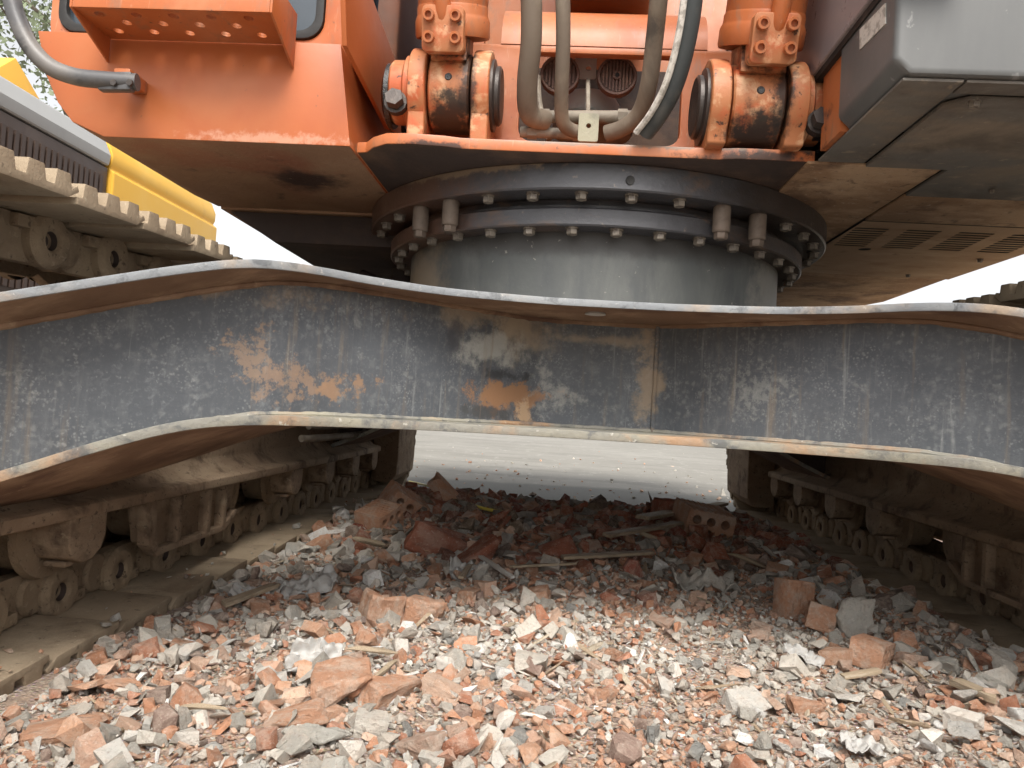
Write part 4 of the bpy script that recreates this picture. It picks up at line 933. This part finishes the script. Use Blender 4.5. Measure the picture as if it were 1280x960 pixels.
# ---- loose pieces one can tell apart
def piece_mesh(kind, seed, mat, bevel=.03, rough=.05, cuts=1):
    bm = hull_proto(kind, seed)
    bmesh.ops.bevel(bm, geom=bm.edges[:], offset=bevel, segments=1, affect='EDGES', clamp_overlap=True)
    bmesh.ops.triangulate(bm, faces=bm.faces[:])
    bmesh.ops.subdivide_edges(bm, edges=bm.edges[:], cuts=cuts, use_grid_fill=True)
    for v in bm.verts:
        n = noise.noise_vector(v.co * 4.0 + Vector((seed, 0, 0))) * rough + noise.noise_vector(v.co * 11 + Vector((0, seed, 0))) * rough * .5 + noise.noise_vector(v.co * 1.7 + Vector((0, 0, seed))) * rough * 1.3
        v.co += n
    me = bpy.data.meshes.new(kind); bm.to_mesh(me); bm.free(); me.materials.append(M[mat])
    me.polygons.foreach_set('use_smooth', [True] * len(me.polygons)); me.set_sharp_from_angle(angle=R(28))
    return me
KINDS = {
 'brick_fragment': [(n, m, [piece_mesh('brick', 900 + 40 * j + i, m) for i in range(6)]) for j, (n, m) in enumerate((('orange brick fragment', 'brick'), ('dark red brick fragment', 'brick_red'), ('dusty pink brick fragment', 'brick_pink')))],
 'mortar_chunk': [(n, m, [piece_mesh('lump', 1300 + 40 * j + i, m) for i in range(6)]) for j, (n, m) in enumerate((('light grey mortar chunk', 'conc'), ('dark grey mortar chunk', 'conc_dark')))],
 'plaster_flake': [('white plaster flake', 'plaster', [piece_mesh('flat', 1700 + i, 'plaster') for i in range(7)])],
 'wood_splinter': [('thin wood splinter', 'wood', [piece_mesh('sliver', 2100 + i, 'wood', .01, .01) for i in range(6)])]}
def zone(x, y):
    if y > 2.35: return 'in the shaded heap under the machine'
    if x < -.55: return 'in the gravel alongside the sunlit track'
    if x > .75: return 'in the gravel alongside the shaded track'
    if y > 1.75: return 'where the machine shade meets the open gravel'
    return 'in the open gravel in front of the machine'
def put(name, me, x, y, s, z=None, rot=None, sink=.25):
    o = link(name, me)
    rot = rot or (random.gauss(0, .25), random.gauss(0, .25), random.uniform(0, 6.28))
    o.rotation_euler = rot; sc = s if isinstance(s, tuple) else (s, s, s); o.scale = sc
    o.location = (x, y, (ground_h(x, y) if z is None else z) + min(sc) * sink); return o
spots = []
def free(x, y, s):
    return all((x - a) ** 2 + (y - b) ** 2 > (.42 * (s + c)) ** 2 for a, b, c in spots)

# named pieces first, where the photo shows them
def named(px, py, wpx, name, kind, seed, mat, label, cat, asp=(1, 1, 1), rot=(0, 0, 0), up=.35):
    q = G(px, py + wpx * .25); d = q.y; s = wpx / FPX * d
    me = piece_mesh(kind, seed, mat, .04, .06, 3)
    o = link(name, me); o.scale = (s * asp[0], s * asp[1], s * asp[2]); o.rotation_euler = rot
    o.location = (q.x, q.y + s * .2, ground_h(q.x, q.y) + s * asp[2] * up * .6); spots.append((q.x, q.y, s)); return tag(o, label, cat)
named(425, 858, 78, 'brick_fragment', 'brick', 31, 'brick', 'largest squarish orange brick chunk in front, with one grey face', 'brick fragment', (1, 1, 1.25), (.15, -.1, .3))
named(483, 853, 82, 'brick_fragment', 'brick', 47, 'brick', 'long pinkish brick shard leaning against the squarish brick chunk', 'brick fragment', (1.05, .55, .6), (.35, .1, 1.15))
named(474, 765, 62, 'brick_fragment', 'brick', 52, 'brick', 'upright brick lump with pale plastered side behind the crumpled plastic', 'brick fragment', (.75, .8, 1.3), (.1, .1, .5))
named(460, 795, 48, 'brick_fragment', 'lump', 58, 'brick', 'rough rounded brick lump below the upright brick lump', 'brick fragment', (1, .9, .9), (0, .3, 1.2))
named(528, 765, 52, 'brick_fragment', 'brick', 61, 'brick', 'orange brick stub with flat broken top beside the upright brick lump', 'brick fragment', (.9, .8, 1.1), (0, .1, .2))
named(365, 893, 64, 'brick_fragment', 'brick', 66, 'brick', 'wedge of orange brick lying beside the pale flat stone', 'brick fragment', (1.1, .6, .6), (.1, -.2, .4))
named(385, 916, 88, 'stone_slab', 'flat', 71, 'conc', 'pale flat elongated stone lying in front of the brick wedge', 'stone', (1.1, .6, 1.0), (.2, .15, .5))
named(100, 935, 66, 'mortar_chunk', 'lump', 75, 'conc', 'blocky grey mortar chunk with white plaster spot near the sunlit track', 'mortar chunk', (1, .9, .95), (.2, .1, .8))
named(70, 905, 80, 'brick_fragment', 'brick', 79, 'brick', 'long orange brick piece behind the blocky mortar chunk', 'brick fragment', (1.2, .6, .6), (.1, -.15, .35))
named(140, 850, 80, 'brick_fragment', 'lump', 83, 'brick', 'long crumbling brick lump beside the sunlit track shoes', 'brick fragment', (1.2, .6, .55), (0, 0, .2))
named(1076, 782, 62, 'concrete_chunk', 'lump', 91, 'conc', 'rounded grey concrete boulder resting against the shaded track', 'concrete chunk', (1.1, .8, 1.35), (0, .1, .3))
named(1010, 880, 44, 'brick_fragment', 'brick', 97, 'brick', 'reddish brick stub split open beside a curved grey shard', 'brick fragment', (1, .8, .8), (0, .1, .3))
named(1210, 925, 46, 'plaster_flake', 'flat', 101, 'plaster', 'cream angular plaster slab near the shaded track', 'plaster flake', (1, .8, 2.0), (.5, .2, .3))
named(1245, 850, 60, 'concrete_chunk', 'lump', 107, 'conc', 'pale grey concrete lump heaped by the shaded track shoe', 'concrete chunk', (1, .8, .7), (.2, 0, .7))
named(1190, 830, 52, 'concrete_chunk', 'lump', 109, 'conc', 'knobbly pale mortar lump between the boulder and shaded track shoe', 'concrete chunk', (1.1, .8, .7), (.1, .3, 1.7))
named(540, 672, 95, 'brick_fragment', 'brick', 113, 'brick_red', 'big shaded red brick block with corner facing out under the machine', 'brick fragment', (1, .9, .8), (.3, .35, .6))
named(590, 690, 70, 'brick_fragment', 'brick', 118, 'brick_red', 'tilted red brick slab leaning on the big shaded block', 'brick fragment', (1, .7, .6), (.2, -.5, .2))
named(513, 685, 50, 'mortar_chunk', 'lump', 121, 'conc', 'grey mortar lump beside the big shaded red brick block', 'mortar chunk', (.8, .8, 1.1), (.2, .1, .4))
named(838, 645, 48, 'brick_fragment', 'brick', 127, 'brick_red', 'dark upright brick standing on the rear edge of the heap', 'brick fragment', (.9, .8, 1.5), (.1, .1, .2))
named(565, 618, 62, 'brick_fragment', 'brick', 131, 'brick', 'sunlit tilted brick slab on the rear edge of the heap', 'brick fragment', (1.15, .5, .55), (.1, .75, .2))

# hollow clay blocks with ribs and bores
def hollow_block(px, py, wpx, rot, label, L=1.0):
    q = G(px, py + 8); s = wpx / FPX * q.y
    mb = MB(); hs_ = [circle(i * .30 - .30, j * .26 - .13, .095, 10) for i in range(3) for j in range(2)]
    mb.prism(rrect(-.5, .5, -.32, .32, .05, 2), 'y', -.5 * L, .5 * L, holes=hs_)
    for i in range(9): mb.box((-.46 + i * .115, 0, .325), (.05, L * .98, .022)); mb.box((-.46 + i * .115, 0, -.325), (.05, L * .98, .022))
    o = mb.build('hollow_block', M['brick'], None, smooth=25); o.scale = (s, s, s); o.rotation_euler = rot
    o.location = (q.x, q.y + s * .3, ground_h(q.x, q.y) + s * .30); spots.append((q.x, q.y, s)); return tag(o, label, 'hollow brick')
hollow_block(500, 640, 52, (.3, .5, .6), 'ribbed hollow clay block broken off beside the sunlit track end', .8)
hollow_block(470, 655, 46, (.1, -.3, 1.1), 'ribbed clay block half buried at the sunlit track shoes', .9)
hollow_block(995, 762, 40, (1.45, .1, .3), 'upright hollow brick stub standing beside the grey boulder', 1.5)
hollow_block(1030, 780, 46, (.2, .2, 1.3), 'broken orange hollow brick lying between the stub and the boulder', .7)
hollow_block(1095, 826, 48, (.1, .1, .9), 'bright orange hollow brick shell in front of the grey boulder', .8)
hollow_block(880, 665, 60, (.1, .15, .15), 'shaded hollow brick on the heap before the shaded track end', 1.0)

# crumpled sheets, strips, boards
def sheet(px, py, wpx, amp, rot, name, mat, label, cat, asp=.8, seed=0):
    q = G(px, py + 10); s = wpx / FPX * q.y; n = 22; mb = MB()
    vs = []
    for j in range(n):
        for i in range(n):
            x, y = i / (n - 1) - .5, (j / (n - 1) - .5) * asp
            e = 1 + .25 * noise.noise(Vector((math.atan2(y, x) * 1.2, seed, 0)))
            p = Vector((x * e, y * e, 0)); k = noise.noise_vector(Vector((x * 3.2 + seed, y * 3.2, 0))) + .45 * noise.noise_vector(Vector((x * 8 + seed, y * 8, 2)))
            vs.append(p + Vector((k.x * .12, k.y * .12, abs(k.z)) ) * amp)
    mb.poly(vs, [(j * n + i, j * n + i + 1, (j + 1) * n + i + 1, (j + 1) * n + i) for j in range(n - 1) for i in range(n - 1)])
    o = mb.build(name, M[mat], None, smooth=50); o.scale = (s, s, s); o.rotation_euler = rot; o.location = (q.x, q.y, ground_h(q.x, q.y) + .018)
    m = o.modifiers.new('thickness', 'SOLIDIFY'); m.thickness = .02; spots.append((q.x, q.y, s * .7)); return tag(o, label, cat)
sheet(394, 826, 60, .32, (.7, .1, .2), 'plastic_scrap', 'plastic', 'crumpled shell-like white plastic scrap behind the squarish brick chunk', 'plastic scrap', .9, 3)
sheet(388, 732, 70, .35, (.35, -.3, .5), 'plastic_sheet', 'plastic', 'torn pale plastic sheet lying beside the sunlit track', 'plastic sheet', .6, 9)
sheet(312, 740, 46, .25, (.2, .1, .2), 'plastic_scrap', 'plastic', 'round crinkled grey plastic disc beside the sunlit track shoes', 'plastic scrap', .8, 14)
sheet(1002, 818, 50, .3, (.5, .2, -.5), 'plastic_scrap', 'plastic', 'bright white bent plastic strip before the hollow brick stub', 'plastic scrap', .35, 21)
sheet(1075, 935, 46, .3, (.1, .1, .1), 'plastic_scrap', 'plastic', 'white torn plastic film pressed flat in the front gravel', 'plastic scrap', .7, 27)
sheet(585, 712, 50, .35, (.4, .1, .3), 'plastic_scrap', 'plastic', 'crumpled pale film beside two thin sticks under the machine edge', 'plastic scrap', .7, 33)
sheet(880, 728, 75, .35, (.2, .0, .1), 'plastic_sheet', 'conc', 'grey torn sheet lying in the shade before the hollow brick stub', 'sheet', .5, 39)
def board(px0, py0, px1, py1, wid, th, name, mat, label, cat, lift=.03, lift2=None):
    a, b = G(px0, py0), G(px1, py1); a.z += lift; b.z += lift if lift2 is None else lift2
    d = (b - a); L = d.length; mb = MB()
    n = 7; lo = [(-wid / 2 * random.uniform(.8, 1), -L / 2 + random.uniform(-.01, .02)), (wid / 2, -L / 2)] + [(wid / 2 * random.uniform(.85, 1), -L / 2 + L * k / n) for k in range(1, n)] + [(wid / 2 * .6, L / 2), (-wid / 2, L / 2 - random.uniform(0, .03))] + [(-wid / 2 * random.uniform(.85, 1), L / 2 - L * k / n) for k in range(1, n)]
    mb.prism(lo, 'z', -th / 2, th / 2); o = mb.build(name, M[mat], None, bevel=.001)
    o.rotation_euler = d.to_track_quat('Y', 'Z').to_euler(); o.location = (a + b) / 2; return tag(o, label, cat)
board(800, 672, 905, 648, .07, .014, 'wooden_board', 'wood', 'grey splintered board lying across the shaded heap', 'board', .08)
board(755, 690, 850, 672, .05, .012, 'wooden_board', 'wood', 'narrow dark board below the grey splintered board', 'board', .06)
board(700, 712, 815, 705, .04, .010, 'wooden_lath', 'wood', 'thin lath lying flat in front of the narrow dark board', 'lath', .04)
board(590, 700, 640, 735, .018, .008, 'stick', 'plaster', 'pale peeled stick lying beside the crumpled film', 'stick', .03)
board(575, 735, 592, 712, .018, .008, 'stick', 'wood', 'short tan stick crossing the pale peeled stick', 'stick', .03)
board(640, 720, 720, 716, .016, .007, 'wooden_lath', 'wood', 'long thin brown lath at the edge of the shade', 'lath', .03)
board(1195, 865, 1250, 890, .035, .012, 'wooden_board', 'wood', 'short tan board lying by the pale mortar lumps', 'board', .02)
board(275, 772, 345, 745, .03, .010, 'wooden_lath', 'wood', 'greenish lath lying along the sunlit track shoes', 'lath', .03)
board(1052, 858, 1100, 850, .02, .008, 'wooden_lath', 'wood', 'small tan lath in front of the bright orange brick shell', 'lath', .02)
a, b, c_ = G(495, 606), G(590, 640), G(640, 648); mb = MB()
mb.tube([a + Vector((0, .2, .02)), a.lerp(b, .6) + Vector((0, 0, .06)), b + Vector((0, 0, .03)), c_ + Vector((0, 0, .02))], .007, 8, 8)
tag(mb.build('plastic_strip', M['yellow_strap']), 'bright yellow plastic strip lying on the rear edge of the heap', 'plastic strip')
q = G(900, 630); mb = MB(); mb.prism([(-.03, -.02), (.05, -.01), (.0, .11)], 'y', -.004, .004); o = mb.build('tile_shard', M['conc'], None); o.location = (q.x, q.y - .1, ground_h(q.x, q.y - .1) + .035); o.rotation_euler = (-.2, 0, .3)
tag(o, 'pointed white tile shard standing on the heap by the shaded track end', 'tile shard')

def scatter_named(key, cat, group, count, lo, hi, big_rear=1.0):
    n = 0; tries = 0
    while n < count and tries < 6000:
        tries += 1
        x, y = in_bed(); y = .95 + (y - .85) * .8
        f = random.random() ** 1.3; s = (lo + (hi - lo) * f) * (big_rear if y > 2.3 else 1)
        if not free(x, y, s * .7) or (x < -.82 and y < 2.3): continue
        spots.append((x, y, s * .7))
        desc, mat, meshes = random.choice([k for k in KINDS[key] if y > 2.1 or k[1] != 'brick_red'])  # dark red bricks kept to the heap, their colour deepening its shade
        o = put(key, random.choice(meshes), x, y, s, rot=(random.gauss(0, .3), random.gauss(0, .3), random.uniform(0, 6.28)))
        size = 'large' if f > .6 else 'middling' if f > .25 else 'small'
        tag(o, size + ' ' + desc + ' lying ' + zone(x, y), cat, group); n += 1
scatter_named('brick_fragment', 'brick fragment', 'loose brick fragments', 85, .030, .066, 1.7)
scatter_named('mortar_chunk', 'mortar chunk', 'loose mortar chunks', 110, .028, .060, 1.4)
scatter_named('plaster_flake', 'plaster flake', 'white plaster flakes', 50, .03, .058, 1.3)
scatter_named('wood_splinter', 'splinter', 'wood splinters', 26, .06, .13, 1.5)
